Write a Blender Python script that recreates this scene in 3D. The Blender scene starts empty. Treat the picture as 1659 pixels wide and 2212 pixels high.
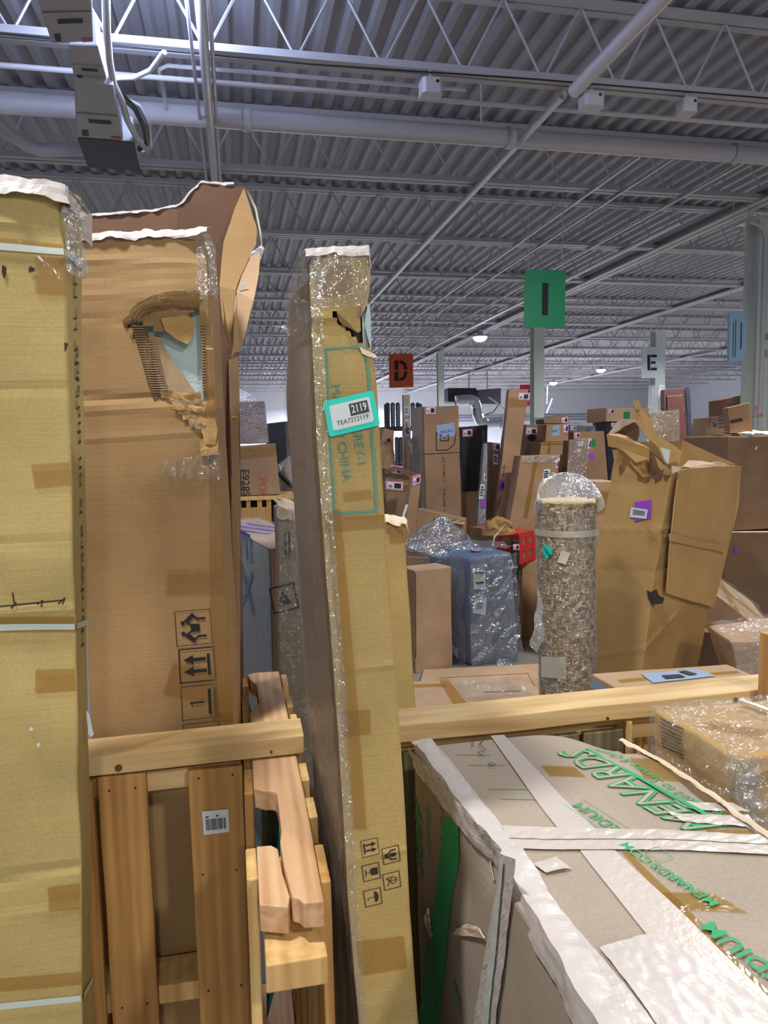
import bpy, bmesh, math, random
from mathutils import Vector, Matrix, noise, geometry
random.seed(7)
V = Vector
SC = bpy.context.scene
COL = SC.collection
# ------------------------------------------------------------------ camera
FPX = 1540.0; PSI = math.atan(315/1540); PIT = math.atan(150/1560); ROLL = .02; EYE = V((0, 0, 1.6))
fw = V((math.sin(PSI)*math.cos(PIT), math.cos(PSI)*math.cos(PIT), -math.sin(PIT)))
r0 = V((math.cos(PSI), -math.sin(PSI), 0)); u0 = r0.cross(fw)
cu = u0*math.cos(ROLL)+r0*math.sin(ROLL); cr = r0*math.cos(ROLL)-u0*math.sin(ROLL)
cd = bpy.data.cameras.new('camera'); cam = bpy.data.objects.new('camera', cd); COL.objects.link(cam)
cd.sensor_fit = 'VERTICAL'; cd.sensor_height = 24; cd.lens = FPX/2212*24; cd.clip_start = .02; cd.clip_end = 200
m = Matrix((cr, cu, -fw)).transposed().to_4x4(); m.translation = EYE; cam.matrix_world = m
SC.camera = cam
# ------------------------------------------------------------------ world, exposure
SC.view_settings.view_transform = 'Standard'; SC.view_settings.look = 'None'
SC.view_settings.exposure = 0.0; SC.view_settings.gamma = 1; SC.view_settings.use_curve_mapping = False
w = bpy.data.worlds.new('world'); SC.world = w; w.use_nodes = True
w.node_tree.nodes['Background'].inputs[0].default_value = (.60, .66, .82, 1)
w.node_tree.nodes['Background'].inputs[1].default_value = .75
# hall lamps and added fill lamps: (x, y, z, watts, colour) - all modelled as high bays below the roof deck
LAMPS = [(-.75, .70, 4.10, 74, (1, .98, .95), 'A'), (-.40, 4.48, 4.46, 95, (.58, .68, 1), 'P'),
         (1.9, -2.6, 4.20, 125, (1, .96, .86), 'A'), (.2, -4.6, 4.20, 150, (1, .96, .86), 'A'),  # both added behind the camera as warm fill for front faces
         (5.70, 16.22, 4.05, 260, (.88, .92, 1), 'A'), (13.23, 24.40, 4.148, 700, (.82, .87, 1), 'A'), (13.36, 28.71, 4.05, 2400, (.80, .86, 1), 'A'),
         (3.4, 3.6, 4.25, 130, (1, .97, .93), 'A'), (5.3, 32.5, 4.25, 3000, (.80, .86, 1), 'A'), (9.9, 10.2, 4.25, 420, (.95, .96, 1), 'A'),  # all three added out of view to brighten stock, back wall and ceiling
         (-5.2, 12.2, 4.25, 420, (.9, .94, 1), 'A'), (-3.2, 18.4, 4.25, 260, (.86, .91, 1), 'A'), (13.4, 12.3, 4.25, 460, (.9, .94, 1), 'A')]  # all three added unseen, for floor bounce onto the ceiling
# ------------------------------------------------------------------ pixel -> place helpers (photo is 1659 x 2212)
def ray(x, y): return fw*FPX + cr*(x-829.5) - cu*(y-1106)
def PY(x, y, Y): d = ray(x, y); return EYE + d*(Y/d.y)
def PZ(x, y, z): d = ray(x, y); return EYE + d*((z-1.6)/d.z)
def PX(x, y, X): d = ray(x, y); return EYE + d*(X/d.x)
# ------------------------------------------------------------------ materials
def nt(name):
    m = bpy.data.materials.new(name); m.use_nodes = True; t = m.node_tree; t.nodes.clear()
    out = t.nodes.new('ShaderNodeOutputMaterial'); return m, t, out
def N(t, k, **kw):
    n = t.nodes.new('ShaderNode'+k)
    for a, b in kw.items():
        if a.startswith('i_'):
            n.inputs[a[2:].replace('_', ' ')].default_value = b
        else: setattr(n, a, b)
    return n
def L(t, a, b): t.links.new(a, b)
def c4(c): return (c[0], c[1], c[2], 1)
def s2l(r, g, b):
    f = lambda v: (v/255/12.92) if v < 10.3 else ((v/255+.055)/1.055)**2.4
    return (f(r), f(g), f(b))
MC = {}
def plain(name, c, rough=.6, metal=0, emit=0, bump=0, bscale=40, spec=.5):
    if name in MC: return MC[name]
    m, t, o = nt(name); b = N(t, 'BsdfPrincipled'); L(t, b.outputs[0], o.inputs[0])
    b.inputs['Base Color'].default_value = c4(c); b.inputs['Roughness'].default_value = rough; b.inputs['Metallic'].default_value = metal
    b.inputs['Specular IOR Level'].default_value = spec
    tc = N(t, 'TexCoord'); n = N(t, 'TexNoise', i_Scale=6.0, i_Detail=4.0); L(t, tc.outputs['Object'], n.inputs['Vector'])
    mx = N(t, 'MixRGB', blend_type='MULTIPLY'); mx.inputs[0].default_value = .16; mx.inputs[1].default_value = c4(c)
    L(t, n.outputs['Fac'], mx.inputs[2]); L(t, mx.outputs[0], b.inputs['Base Color'])
    if emit:
        b.inputs['Emission Color'].default_value = c4(c); b.inputs['Emission Strength'].default_value = emit
    if bump:
        n2 = N(t, 'TexNoise', i_Scale=float(bscale), i_Detail=3.0); L(t, tc.outputs['Object'], n2.inputs['Vector'])
        bp = N(t, 'Bump', i_Strength=bump, i_Distance=.01); L(t, n2.outputs['Fac'], bp.inputs['Height']); L(t, bp.outputs[0], b.inputs['Normal'])
    MC[name] = m; return m
def card(name, c, var=.22, rough=.72, streak=.5, spec=.3):
    """corrugated kraft board: mottling, fine flute lines, fibre specks"""
    if name in MC: return MC[name]
    m, t, o = nt(name); b = N(t, 'BsdfPrincipled'); L(t, b.outputs[0], o.inputs[0])
    b.inputs['Roughness'].default_value = rough; b.inputs['Specular IOR Level'].default_value = spec
    tc = N(t, 'TexCoord'); oi = N(t, 'ObjectInfo')
    off = N(t, 'VectorMath', operation='ADD'); L(t, tc.outputs['Object'], off.inputs[0])
    rm = N(t, 'VectorMath', operation='SCALE'); rm.inputs[0].default_value = (13, 7, 5); L(t, oi.outputs['Random'], rm.inputs['Scale']); L(t, rm.outputs[0], off.inputs[1])
    n1 = N(t, 'TexNoise', i_Scale=3.5, i_Detail=5.0, i_Roughness=.6); L(t, off.outputs[0], n1.inputs['Vector'])
    mp = N(t, 'Mapping'); mp.inputs['Scale'].default_value = (5, 5, 240); L(t, off.outputs[0], mp.inputs['Vector'])
    n2 = N(t, 'TexNoise', i_Scale=1.0, i_Detail=2.0); L(t, mp.outputs[0], n2.inputs['Vector'])
    n3 = N(t, 'TexNoise', i_Scale=260.0, i_Detail=2.0); L(t, off.outputs[0], n3.inputs['Vector'])
    r1 = N(t, 'ValToRGB'); e = r1.color_ramp.elements
    e[0].position = .3; e[1].position = .72
    e[0].color = c4([x*(1-var) for x in c]); e[1].color = c4([min(1, x*(1+var*.55)) for x in c]); L(t, n1.outputs['Fac'], r1.inputs['Fac'])
    m1 = N(t, 'MixRGB', blend_type='OVERLAY'); m1.inputs[0].default_value = .13*streak; L(t, r1.outputs[0], m1.inputs[1]); L(t, n2.outputs['Fac'], m1.inputs[2])
    m2 = N(t, 'MixRGB', blend_type='OVERLAY'); m2.inputs[0].default_value = .18; L(t, m1.outputs[0], m2.inputs[1]); L(t, n3.outputs['Fac'], m2.inputs[2])
    hs = N(t, 'HueSaturation'); ma = N(t, 'MapRange'); ma.inputs['To Min'].default_value = .93; ma.inputs['To Max'].default_value = 1.07
    L(t, oi.outputs['Random'], ma.inputs['Value']); L(t, ma.outputs[0], hs.inputs['Value']); L(t, m2.outputs[0], hs.inputs['Color'])
    L(t, hs.outputs[0], b.inputs['Base Color'])
    ad = N(t, 'MixRGB'); ad.inputs[0].default_value = .5; L(t, n2.outputs['Fac'], ad.inputs[1]); L(t, n1.outputs['Fac'], ad.inputs[2])
    bp = N(t, 'Bump', i_Strength=.14, i_Distance=.003); L(t, ad.outputs[0], bp.inputs['Height']); L(t, bp.outputs[0], b.inputs['Normal'])
    MC[name] = m; return m
def wood(name, axis, c1, c2, rough=.65):
    if name in MC: return MC[name]
    m, t, o = nt(name); b = N(t, 'BsdfPrincipled'); L(t, b.outputs[0], o.inputs[0]); b.inputs['Roughness'].default_value = rough
    b.inputs['Specular IOR Level'].default_value = .3
    tc = N(t, 'TexCoord'); oi = N(t, 'ObjectInfo'); mp = N(t, 'Mapping')
    s = [26, 26, 26]; s[axis] = 1.6; mp.inputs['Scale'].default_value = s
    rm = N(t, 'VectorMath', operation='SCALE'); rm.inputs[0].default_value = (31, 17, 23); L(t, oi.outputs['Random'], rm.inputs['Scale'])
    L(t, tc.outputs['Object'], mp.inputs['Vector']); L(t, rm.outputs[0], mp.inputs['Location'])
    n1 = N(t, 'TexNoise', i_Scale=1.0, i_Detail=6.0, i_Distortion=1.4); L(t, mp.outputs[0], n1.inputs['Vector'])
    wv = N(t, 'TexWave', i_Scale=.55, i_Distortion=7.0, i_Detail=2.0); L(t, mp.outputs[0], wv.inputs['Vector'])
    n2 = N(t, 'TexNoise', i_Scale=3.0, i_Detail=3.0); L(t, tc.outputs['Object'], n2.inputs['Vector'])
    a = N(t, 'MixRGB'); a.inputs[0].default_value = .16; L(t, n1.outputs['Fac'], a.inputs[1]); L(t, wv.outputs['Fac'], a.inputs[2])
    r1 = N(t, 'ValToRGB'); e = r1.color_ramp.elements; e[0].position = .25; e[1].position = .68; e[0].color = c4(c2); e[1].color = c4(c1)
    L(t, a.outputs[0], r1.inputs['Fac'])
    m1 = N(t, 'MixRGB', blend_type='OVERLAY'); m1.inputs[0].default_value = .35; L(t, r1.outputs[0], m1.inputs[1]); L(t, n2.outputs['Fac'], m1.inputs[2])
    L(t, m1.outputs[0], b.inputs['Base Color'])
    bp = N(t, 'Bump', i_Strength=.35, i_Distance=.003); L(t, a.outputs[0], bp.inputs['Height']); L(t, bp.outputs[0], b.inputs['Normal'])
    MC[name] = m; return m
def film(name, c=(.9, .93, .96), clear=.72, rough=.12, bump=.5, scale=30, white=.25, dc=None):
    """clear plastic: part see-through, part gloss, a little milky"""
    if name in MC: return MC[name]
    m, t, o = nt(name); tr = N(t, 'BsdfTransparent'); tr.inputs[0].default_value = c4(c)
    g = N(t, 'BsdfGlossy'); g.inputs['Roughness'].default_value = rough; g.inputs['Color'].default_value = (.95, .97, 1, 1)
    d = N(t, 'BsdfDiffuse'); d.inputs[0].default_value = c4(dc or c)
    tc = N(t, 'TexCoord'); n = N(t, 'TexNoise', i_Scale=float(scale), i_Detail=3.0, i_Distortion=1.2); L(t, tc.outputs['Object'], n.inputs['Vector'])
    bp = N(t, 'Bump', i_Strength=bump, i_Distance=.02); L(t, n.outputs['Fac'], bp.inputs['Height']); L(t, bp.outputs[0], g.inputs['Normal'])
    a = N(t, 'MixShader'); a.inputs[0].default_value = white; L(t, g.outputs[0], a.inputs[1]); L(t, d.outputs[0], a.inputs[2])
    b = N(t, 'MixShader'); b.inputs[0].default_value = 1-clear; L(t, tr.outputs[0], b.inputs[1]); L(t, a.outputs[0], b.inputs[2])
    L(t, b.outputs[0], o.inputs[0]); MC[name] = m; return m
K_YEL = card('kraft_yellow', s2l(186, 164, 106))
K_B = card('kraft_brown', s2l(164, 132, 90))
K_D = card('kraft_tan', s2l(186, 160, 102))
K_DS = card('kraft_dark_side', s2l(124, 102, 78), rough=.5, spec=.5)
K_BG = card('kraft_stock', s2l(160, 128, 98))
K_BG2 = card('kraft_stock_dark', s2l(136, 108, 82))
K_BG3 = card('kraft_stock_pale', s2l(184, 154, 122))
K_MEN = card('kraft_greyed', s2l(172, 158, 142), var=.1)
K_CR = card('kraft_crushed', s2l(194, 156, 100), var=.14)
K_EDGE = card('kraft_torn_edge', s2l(226, 205, 180), var=.12)
K_LIN = card('liner_grey', s2l(170, 146, 116), var=.08)
WX = wood('pine_x', 0, s2l(220, 192, 142), s2l(186, 150, 96)); WY = wood('pine_y', 1, s2l(222, 184, 142), s2l(186, 140, 98)); WZ = wood('pine_z', 2, s2l(196, 152, 92), s2l(158, 112, 62))
WG = wood('weathered_z', 2, s2l(132, 122, 92), s2l(84, 78, 58)); WCR = wood('pine_fresh', 2, s2l(226, 192, 130), s2l(190, 148, 88))
TAPE = film('packing_tape', (.90, .78, .52), clear=.74, rough=.16, bump=.2, scale=18, white=.82, dc=(.42, .28, .10))
CLEAR = film('stretch_film', (.93, .95, .97), clear=.80, rough=.14, bump=.9, scale=38, white=.22)
MILKY = film('poly_bag', (.90, .93, .98), clear=.46, rough=.18, bump=.8, scale=26, white=.45)
BAG = film('bag_blue', (.80, .87, .95), clear=.74, rough=.16, bump=.9, scale=22, white=.25)
WTAPE = plain('paper_tape', s2l(206, 196, 188), .35, bump=.15, bscale=90)
CRUM = plain('crumpled_tape', s2l(206, 198, 194), .38, bump=.14, bscale=40)
WHITE = plain('label_white', s2l(222, 232, 234), .5)
STRAP = plain('strap_white', s2l(205, 215, 210), .35)
INK = plain('ink_dark', s2l(48, 38, 32), .7)
INKB = plain('ink_black', s2l(30, 30, 34), .7)
TEALINK = plain('ink_teal', s2l(92, 150, 132), .7)
GREENINK = plain('ink_green', s2l(48, 168, 104), .7)
PINK = plain('label_pink', s2l(236, 140, 190), .5)
PURP = plain('label_purple', s2l(160, 70, 215), .5)
TEALL = plain('label_teal', s2l(40, 226, 204), .45)
GREENL = plain('label_green', s2l(20, 140, 70), .5)
YELL = plain('label_yellow', s2l(232, 206, 40), .5)
BLUEL = plain('label_blue', s2l(150, 172, 205), .5)
CREAM = plain('label_cream', s2l(214, 212, 196), .5)
STEEL = plain('painted_steel', s2l(190, 190, 196), .5, bump=.06)
DECKM = plain('painted_deck', s2l(168, 168, 178), .55)
PIPEM = plain('painted_pipe', s2l(206, 204, 208), .42)
WALLM = plain('painted_block', s2l(214, 216, 226), .7, bump=.1, bscale=8)
FLOORM = plain('concrete', s2l(138, 132, 124), .55, bump=.12, bscale=14)
COLM = plain('column_paint', s2l(216, 224, 216), .5)
GALV = plain('galvanised', s2l(186, 190, 196), .28, metal=.85, bump=.25, bscale=16)
DARK = plain('dark_grey', s2l(44, 44, 50), .55)
NAVY = plain('navy_panel', s2l(38, 44, 74), .5)
BLACKC = plain('black_carton', s2l(36, 38, 48), .5)
FOAM = plain('foam', s2l(206, 228, 230), .8, bump=.3, bscale=90)
GREYF = plain('blue_grey_fabric', s2l(104, 120, 142), .8, bump=.2, bscale=200)
RED = plain('red_tape', s2l(208, 30, 40), .3)
TEALF = plain('teal_film', s2l(16, 110, 112), .25, bump=.5, bscale=24)
GREENF = plain('green_film', s2l(36, 66, 50), .25, bump=.4, bscale=20)
REDSIGN = plain('sign_red', s2l(196, 40, 62), .5); ORSIGN = plain('sign_orange', s2l(216, 84, 44), .5); GRSIGN = plain('sign_green', s2l(10, 150, 96), .45)
WSIGN = plain('sign_white', s2l(206, 220, 228), .5); BLSIGN = plain('board_blue', s2l(150, 186, 210), .5)
MAHOG = plain('mahogany', s2l(92, 48, 40), .4)
# ------------------------------------------------------------------ mesh helpers
def mk(name, vs, fs, mat, parent=None, smooth=False, bevel=0, mats=None):
    me = bpy.data.meshes.new(name); me.from_pydata([tuple(v) for v in vs], [], fs)
    if mat: me.materials.append(mat)
    if smooth: me.polygons.foreach_set('use_smooth', [True]*len(me.polygons))
    me.update(); o = bpy.data.objects.new(name, me); COL.objects.link(o)
    if parent: o.parent = parent
    if bevel:
        b = o.modifiers.new('bevel', 'BEVEL'); b.width = bevel; b.segments = 2; b.limit_method = 'ANGLE'; b.angle_limit = math.radians(50)
    return o
def tag(o, label=None, cat=None, group=None, kind=None):
    if label: o['label'] = label
    if cat: o['category'] = cat
    if group: o['group'] = group
    if kind: o['kind'] = kind
    return o
def empty(name, loc, label=None, cat=None, group=None, kind=None, parent=None):
    o = bpy.data.objects.new(name, None); COL.objects.link(o); o.location = loc; o.empty_display_size = .1
    if parent: o.parent = parent
    return tag(o, label, cat, group, kind)
class MB:
    def __init__(s): s.v = []; s.f = []
    def quad(s, a, b, c, d):
        n = len(s.v); s.v += [a, b, c, d]; s.f.append((n, n+1, n+2, n+3)); return s
    def box(s, x0, x1, y0, y1, z0, z1):
        n = len(s.v); s.v += [V((x, y, z)) for z in (z0, z1) for y in (y0, y1) for x in (x0, x1)]
        s.f += [tuple(n+i for i in q) for q in ((0, 2, 3, 1), (4, 5, 7, 6), (0, 1, 5, 4), (1, 3, 7, 5), (3, 2, 6, 7), (2, 0, 4, 6))]; return s
    def tube(s, pts, r, seg=8, cap=True):
        pts = [V(p) for p in pts]; n0 = len(s.v); rr = r if isinstance(r, (list, tuple)) else [r]*len(pts)
        for i, p in enumerate(pts):
            d = (pts[min(i+1, len(pts)-1)]-pts[max(i-1, 0)]).normalized()
            a = d.cross(V((0, 0, 1)) if abs(d.z) < .9 else V((1, 0, 0))).normalized(); b = d.cross(a)
            for k in range(seg):
                t = 2*math.pi*k/seg; s.v.append(p+(a*math.cos(t)+b*math.sin(t))*rr[i])
        for i in range(len(pts)-1):
            for k in range(seg):
                s.f.append((n0+i*seg+k, n0+i*seg+(k+1) % seg, n0+(i+1)*seg+(k+1) % seg, n0+(i+1)*seg+k))
        if cap:
            s.f.append(tuple(n0+k for k in range(seg))); e = n0+(len(pts)-1)*seg; s.f.append(tuple(e+k for k in reversed(range(seg))))
        return s
    def hexa(s, c):
        n = len(s.v); s.v += [V(p) for p in c]
        s.f += [tuple(n+i for i in q) for q in ((0, 1, 2, 3), (1, 5, 6, 2), (5, 4, 7, 6), (4, 0, 3, 7), (3, 2, 6, 7), (4, 5, 1, 0))]; return s
    def build(s, name, mat, parent=None, smooth=False, bevel=0, org=None):
        o3 = org if org is not None else V((0, 0, 0))
        return mk(name, [V(p)-o3 for p in s.v], s.f, mat, parent, smooth, bevel)
def board(name, x0, x1, y0, y1, z0, z1, mat, parent, org=V((0, 0, 0)), bevel=.0025, warp=.002):
    """one plank with a slightly worn, uneven outline"""
    L3 = (x1-x0, y1-y0, z1-z0); ax = max(range(3), key=lambda i: L3[i]); n = max(2, int(L3[ax]/.06)); sd = random.uniform(0, 90)
    vs = []; fs = []
    for i in range(n+1):
        for (a, b) in ((0, 0), (1, 0), (1, 1), (0, 1)):
            t = [0, 0, 0]; t[ax] = i/n; oth = [k for k in range(3) if k != ax]; t[oth[0]] = a; t[oth[1]] = b
            p = V((x0+t[0]*L3[0], y0+t[1]*L3[1], z0+t[2]*L3[2])); q = noise.noise_vector(p*7+V((sd, sd, sd)))*warp; q[ax] *= .5; vs.append(p+q-org)
    for i in range(n):
        for k in range(4): fs.append((4*i+k, 4*i+(k+1) % 4, 4*i+4+(k+1) % 4, 4*i+4+k))
    fs += [(3, 2, 1, 0), (4*n, 4*n+1, 4*n+2, 4*n+3)]
    o = mk(name, vs, fs, mat, parent, bevel=bevel); 
    bm = bmesh.new(); bm.from_mesh(o.data); bmesh.ops.recalc_face_normals(bm, faces=bm.faces); bm.to_mesh(o.data); bm.free(); return o
def prism(name, pts, z0, z1, mat, parent, org=V((0, 0, 0)), bevel=0):
    bm = bmesh.new(); a = [bm.verts.new(V((x, y, z1))-org) for x, y in pts]; b = [bm.verts.new(V((x, y, z0))-org) for x, y in pts]
    bm.faces.new(a); bm.faces.new(b[::-1]); n = len(pts)
    for i in range(n): bm.faces.new((a[i], b[i], b[(i+1) % n], a[(i+1) % n]))
    bmesh.ops.recalc_face_normals(bm, faces=bm.faces)
    me = bpy.data.meshes.new(name); bm.to_mesh(me); bm.free(); me.materials.append(mat); o = bpy.data.objects.new(name, me); COL.objects.link(o)
    if parent: o.parent = parent
    if bevel:
        k = o.modifiers.new('bevel', 'BEVEL'); k.width = bevel; k.segments = 2; k.limit_method = 'ANGLE'
    return o
def sheet(name, pts, mat, parent=None, thick=.004, amp=.004, freq=14, cuts=3, org=V((0, 0, 0))):
    """a bent piece of board or film: polygon through 3D points, subdivided, crumpled, given thickness"""
    bm = bmesh.new(); vv = [bm.verts.new(V(p)-org) for p in pts]; bm.faces.new(vv)
    bmesh.ops.triangulate(bm, faces=bm.faces[:]); bmesh.ops.subdivide_edges(bm, edges=bm.edges[:], cuts=cuts, use_grid_fill=True)
    sd = random.uniform(0, 50)
    for v in bm.verts: v.co += noise.noise_vector(v.co*freq+V((sd, 0, sd)))*amp
    bmesh.ops.recalc_face_normals(bm, faces=bm.faces)
    me = bpy.data.meshes.new(name); bm.to_mesh(me); bm.free(); me.materials.append(mat); o = bpy.data.objects.new(name, me); COL.objects.link(o)
    if parent: o.parent = parent
    if thick:
        s = o.modifiers.new('solid', 'SOLIDIFY'); s.thickness = thick; s.offset = 0
    return o
def rag(name, pts, wid, mat, parent=None, amp=.006, freq=30, n=40, across=6, org=V((0, 0, 0)), sag=0, up=V((0, 0, 1))):
    """crumpled strip folded over an edge: follows pts; each pt may carry its two side vectors"""
    pts = [V(p) for p in pts]; seg = [(pts[i+1]-pts[i]).length for i in range(len(pts)-1)]; tot = sum(seg); vs = []; fs = []; sd = random.uniform(0, 90)
    for i in range(n+1):
        t = tot*i/n; k = 0
        while k < len(seg)-1 and t > seg[k]: t -= seg[k]; k += 1
        p = pts[k].lerp(pts[k+1], t/max(seg[k], 1e-6))
        for j in range(across+1):
            f = j/across*2-1; q = p+wid[0]*max(0, -f)+wid[1]*max(0, f)+up*(.004*(1-f*f))
            e = 1 if 0 < j < across else 1.6
            q = q+noise.noise_vector(q*freq+V((sd, sd, 0)))*amp*e+noise.noise_vector(q*freq*2.7+V((0, sd, sd)))*amp*.5*e; vs.append(q-org)
    for i in range(n):
        for j in range(across): a = i*(across+1)+j; fs.append((a, a+1, a+across+2, a+across+1))
    o = mk(name, vs, fs, mat, parent); s = o.modifiers.new('solid', 'SOLIDIFY'); s.thickness = .0012; return o
TXT = {}
def text2d(s, shear=0, bold=0):
    k = (s, shear, bold)
    if k not in TXT:
        cv = bpy.data.curves.new('t', 'FONT'); cv.body = s; cv.align_x = 'CENTER'; cv.align_y = 'CENTER'; cv.resolution_u = 2; cv.shear = shear; cv.offset = bold; cv.size = 1
        ob = bpy.data.objects.new('t', cv); COL.objects.link(ob); bpy.context.view_layer.update()
        dg = bpy.context.evaluated_depsgraph_get(); me = bpy.data.meshes.new_from_object(ob.evaluated_get(dg))
        TXT[k] = ([(v.co.x, v.co.y) for v in me.vertices], [tuple(p.vertices) for p in me.polygons])
        bpy.data.objects.remove(ob); bpy.data.curves.remove(cv); bpy.data.meshes.remove(me)
    return TXT[k]
def stroke(pts, w):
    out = []
    for i in range(len(pts)-1):
        a = V((*pts[i], 0)); b = V((*pts[i+1], 0)); d = (b-a).normalized(); n = V((-d.y, d.x, 0))*w/2; a = a-d*w*.3; b = b+d*w*.3
        out.append([tuple((a+n)[:2]), tuple((a-n)[:2]), tuple((b-n)[:2]), tuple((b+n)[:2])])
    return out
def disc(x, y, r, n=12): return [(x+r*math.cos(2*math.pi*i/n), y+r*math.sin(2*math.pi*i/n)) for i in range(n)]
def rect(x0, y0, x1, y1): return [(x0, y0), (x1, y0), (x1, y1), (x0, y1)]
def frame(w=.1): return [rect(-1, -1, 1, -1+w), rect(-1, 1-w, 1, 1), rect(-1, -1, -1+w, 1), rect(1-w, -1, 1, 1)]
# ------------------------------------------------------------------ the carton: a (possibly skewed, dented) box whose faces carry prints, tape and stickers
FACES = {'f': (0, 1, 2, 3), 'r': (1, 5, 6, 2), 'k': (5, 4, 7, 6), 'l': (4, 0, 3, 7), 't': (3, 2, 6, 7), 'd': (4, 5, 1, 0)}
class Carton:
    def __init__(s, name, label, cat, C, mat, res=.08, amp=.004, freq=4, dents=(), creases=(), bevel=.004, group=None, skip='', facemat=None, hole=None, body='body', smooth=False):
        C = [V(p) for p in C]; base = (C[0]+C[1]+C[4]+C[5])/4; s.o = base; s.c = [p-base for p in C]; s.amp = amp; s.freq = freq; s.dents = dents; s.creases = creases
        s.sd = V((random.uniform(0, 99), random.uniform(0, 99), random.uniform(0, 99))); s.root = empty(name, base, label, cat, group)
        ctr = sum(s.c, V((0, 0, 0)))/8; s.nrm = {}; s.dim = {}
        for k, q in FACES.items():
            a, b, c, d = [s.c[i] for i in q]; n = ((b-a)+(c-d)).cross((d-a)+(c-b)).normalized()
            s.nrm[k] = n if n.dot((a+b+c+d)/4-ctr) > 0 else -n; s.dim[k] = (((b-a).length+(c-d).length)/2, ((d-a).length+(c-b).length)/2)
        vs = []; fs = []; mi = []; keymap = {}; mats = [mat]
        def vid(p):
            key = (round(p.x, 5), round(p.y, 5), round(p.z, 5))
            if key not in keymap: keymap[key] = len(vs); vs.append(s.dsp(p))
            return keymap[key]
        nx = max(1, round(max(s.dim['f'][0], s.dim['t'][0])/res)); nz = max(1, round(s.dim['f'][1]/res)); ny = max(1, round(s.dim['r'][0]/res))
        cnt = {'f': (nx, nz), 'k': (nx, nz), 'r': (ny, nz), 'l': (ny, nz), 't': (nx, ny), 'd': (nx, ny)}
        for k in FACES:
            if k in skip: continue
            nu, nv = cnt[k]; fm = 0
            if facemat and k in facemat:
                if facemat[k] not in mats: mats.append(facemat[k])
                fm = mats.index(facemat[k])
            g = [[vid(s.bil(k, i/nu, j/nv)) for i in range(nu+1)] for j in range(nv+1)]
            flip = ((s.c[FACES[k][1]]-s.c[FACES[k][0]]).cross(s.c[FACES[k][3]]-s.c[FACES[k][0]])).dot(s.nrm[k]) < 0
            for j in range(nv):
                for i in range(nu):
                    if hole and hole[0] == k and inside(((i+.5)/nu, (j+.5)/nv), hole[1]): continue
                    q = (g[j][i], g[j][i+1], g[j+1][i+1], g[j+1][i]); fs.append(q[::-1] if flip else q); mi.append(fm)
        s.body = mk(body, vs, fs, None, s.root, smooth=smooth, bevel=bevel)
        for mm in mats: s.body.data.materials.append(mm)
        s.body.data.polygons.foreach_set('material_index', mi)
    def bil(s, k, u, v):
        a, b, c, d = [s.c[i] for i in FACES[k]]; return (a*(1-u)+b*u)*(1-v)+(d*(1-u)+c*u)*v
    def dsp(s, p):
        q = p+noise.noise_vector(p*s.freq+s.sd)*s.amp+noise.noise_vector(p*s.freq*3.1+s.sd)*s.amp*.3
        for (c, r, vec) in s.dents:
            d = ((p+s.o-c).length/r)**2
            if d < 9: q = q+vec*math.exp(-d)
        for (z, wd, vec, sl) in s.creases:
            d = ((p.z+s.o.z-z-sl*p.x)/wd)**2
            if d < 9: q = q+vec*math.exp(-d)
        return q
    def pt(s, k, u, v, off=.0015): return s.dsp(s.bil(k, u, v))+s.nrm[k]*off
    def uv(s, k, px, py):
        d = ray(px, py); o = EYE-s.o; a = s.bil(k, .5, .5); n = s.nrm[k]; t = (a-o).dot(n)/d.dot(n); p = o+d*t; u = v = .5
        for _ in range(8):
            q = s.bil(k, u, v); du = (s.bil(k, u+.01, v)-q)*100; dv = (s.bil(k, u, v+.01)-q)*100; e = p-q
            A = du.dot(du); B = du.dot(dv); Cc = dv.dot(dv); D = A*Cc-B*B
            if abs(D) < 1e-12: break
            x = e.dot(du); y = e.dot(dv); u += (x*Cc-y*B)/D; v += (y*A-x*B)/D
        return u, v
    def quad(s, name, k, px, mat, off=.0015, n=(6, 6), parent=None, wob=0):
        """a strip of tape or a label whose four corners lie under these photo pixels"""
        q = [s.uv(k, *p) for p in px]; return s.uvquad(name, k, q, mat, off, n, parent, wob)
    def uvquad(s, name, k, q, mat, off=.0015, n=(6, 6), parent=None, wob=0):
        vs = []; fs = []
        for j in range(n[1]+1):
            for i in range(n[0]+1):
                a = i/n[0]; b = j/n[1]; u = (q[0][0]*(1-a)+q[1][0]*a)*(1-b)+(q[3][0]*(1-a)+q[2][0]*a)*b; v = (q[0][1]*(1-a)+q[1][1]*a)*(1-b)+(q[3][1]*(1-a)+q[2][1]*a)*b
                o = off+(wob*(noise.noise(V((u*40, v*60, s.sd.x)))+.5) if wob else 0); vs.append(s.pt(k, u, v, o))
        for j in range(n[1]):
            for i in range(n[0]): a = j*(n[0]+1)+i; fs.append((a, a+1, a+n[0]+2, a+n[0]+1))
        return mk(name, vs, fs, mat, parent or s.root)
    def put(s, name, k, ctr, rot, polys, mat, off=.002, parent=None, verts=None, sx=1):
        """print: 2D polygons in metres around a point of the face (pixel or uv)"""
        u0_, v0_ = ctr; W, H = s.dim[k]; cs, sn = math.cos(rot), math.sin(rot); vs = []; fs = []
        if verts is None:
            for pl in polys:
                n = len(vs); vs += pl; fs.append(tuple(range(n, n+len(pl))))
        else: vs, fs = verts
        out = [s.pt(k, u0_+(x*sx*cs-y*sn)/W, v0_+(x*sx*sn+y*cs)/H, off) for x, y in vs]
        return mk(name, out, fs, mat, parent or s.root)
    def text(s, k, px, string, size, mat, rot=0, shear=0, bold=0, off=.002, parent=None, name='lettering', sx=1, isuv=False):
        v, f = text2d(string, shear, bold); c = px if isuv else s.uv(k, *px)
        return s.put(name, k, c, math.radians(rot), None, mat, off, parent, ([(x*size*sx, y*size) for x, y in v], f))
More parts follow.
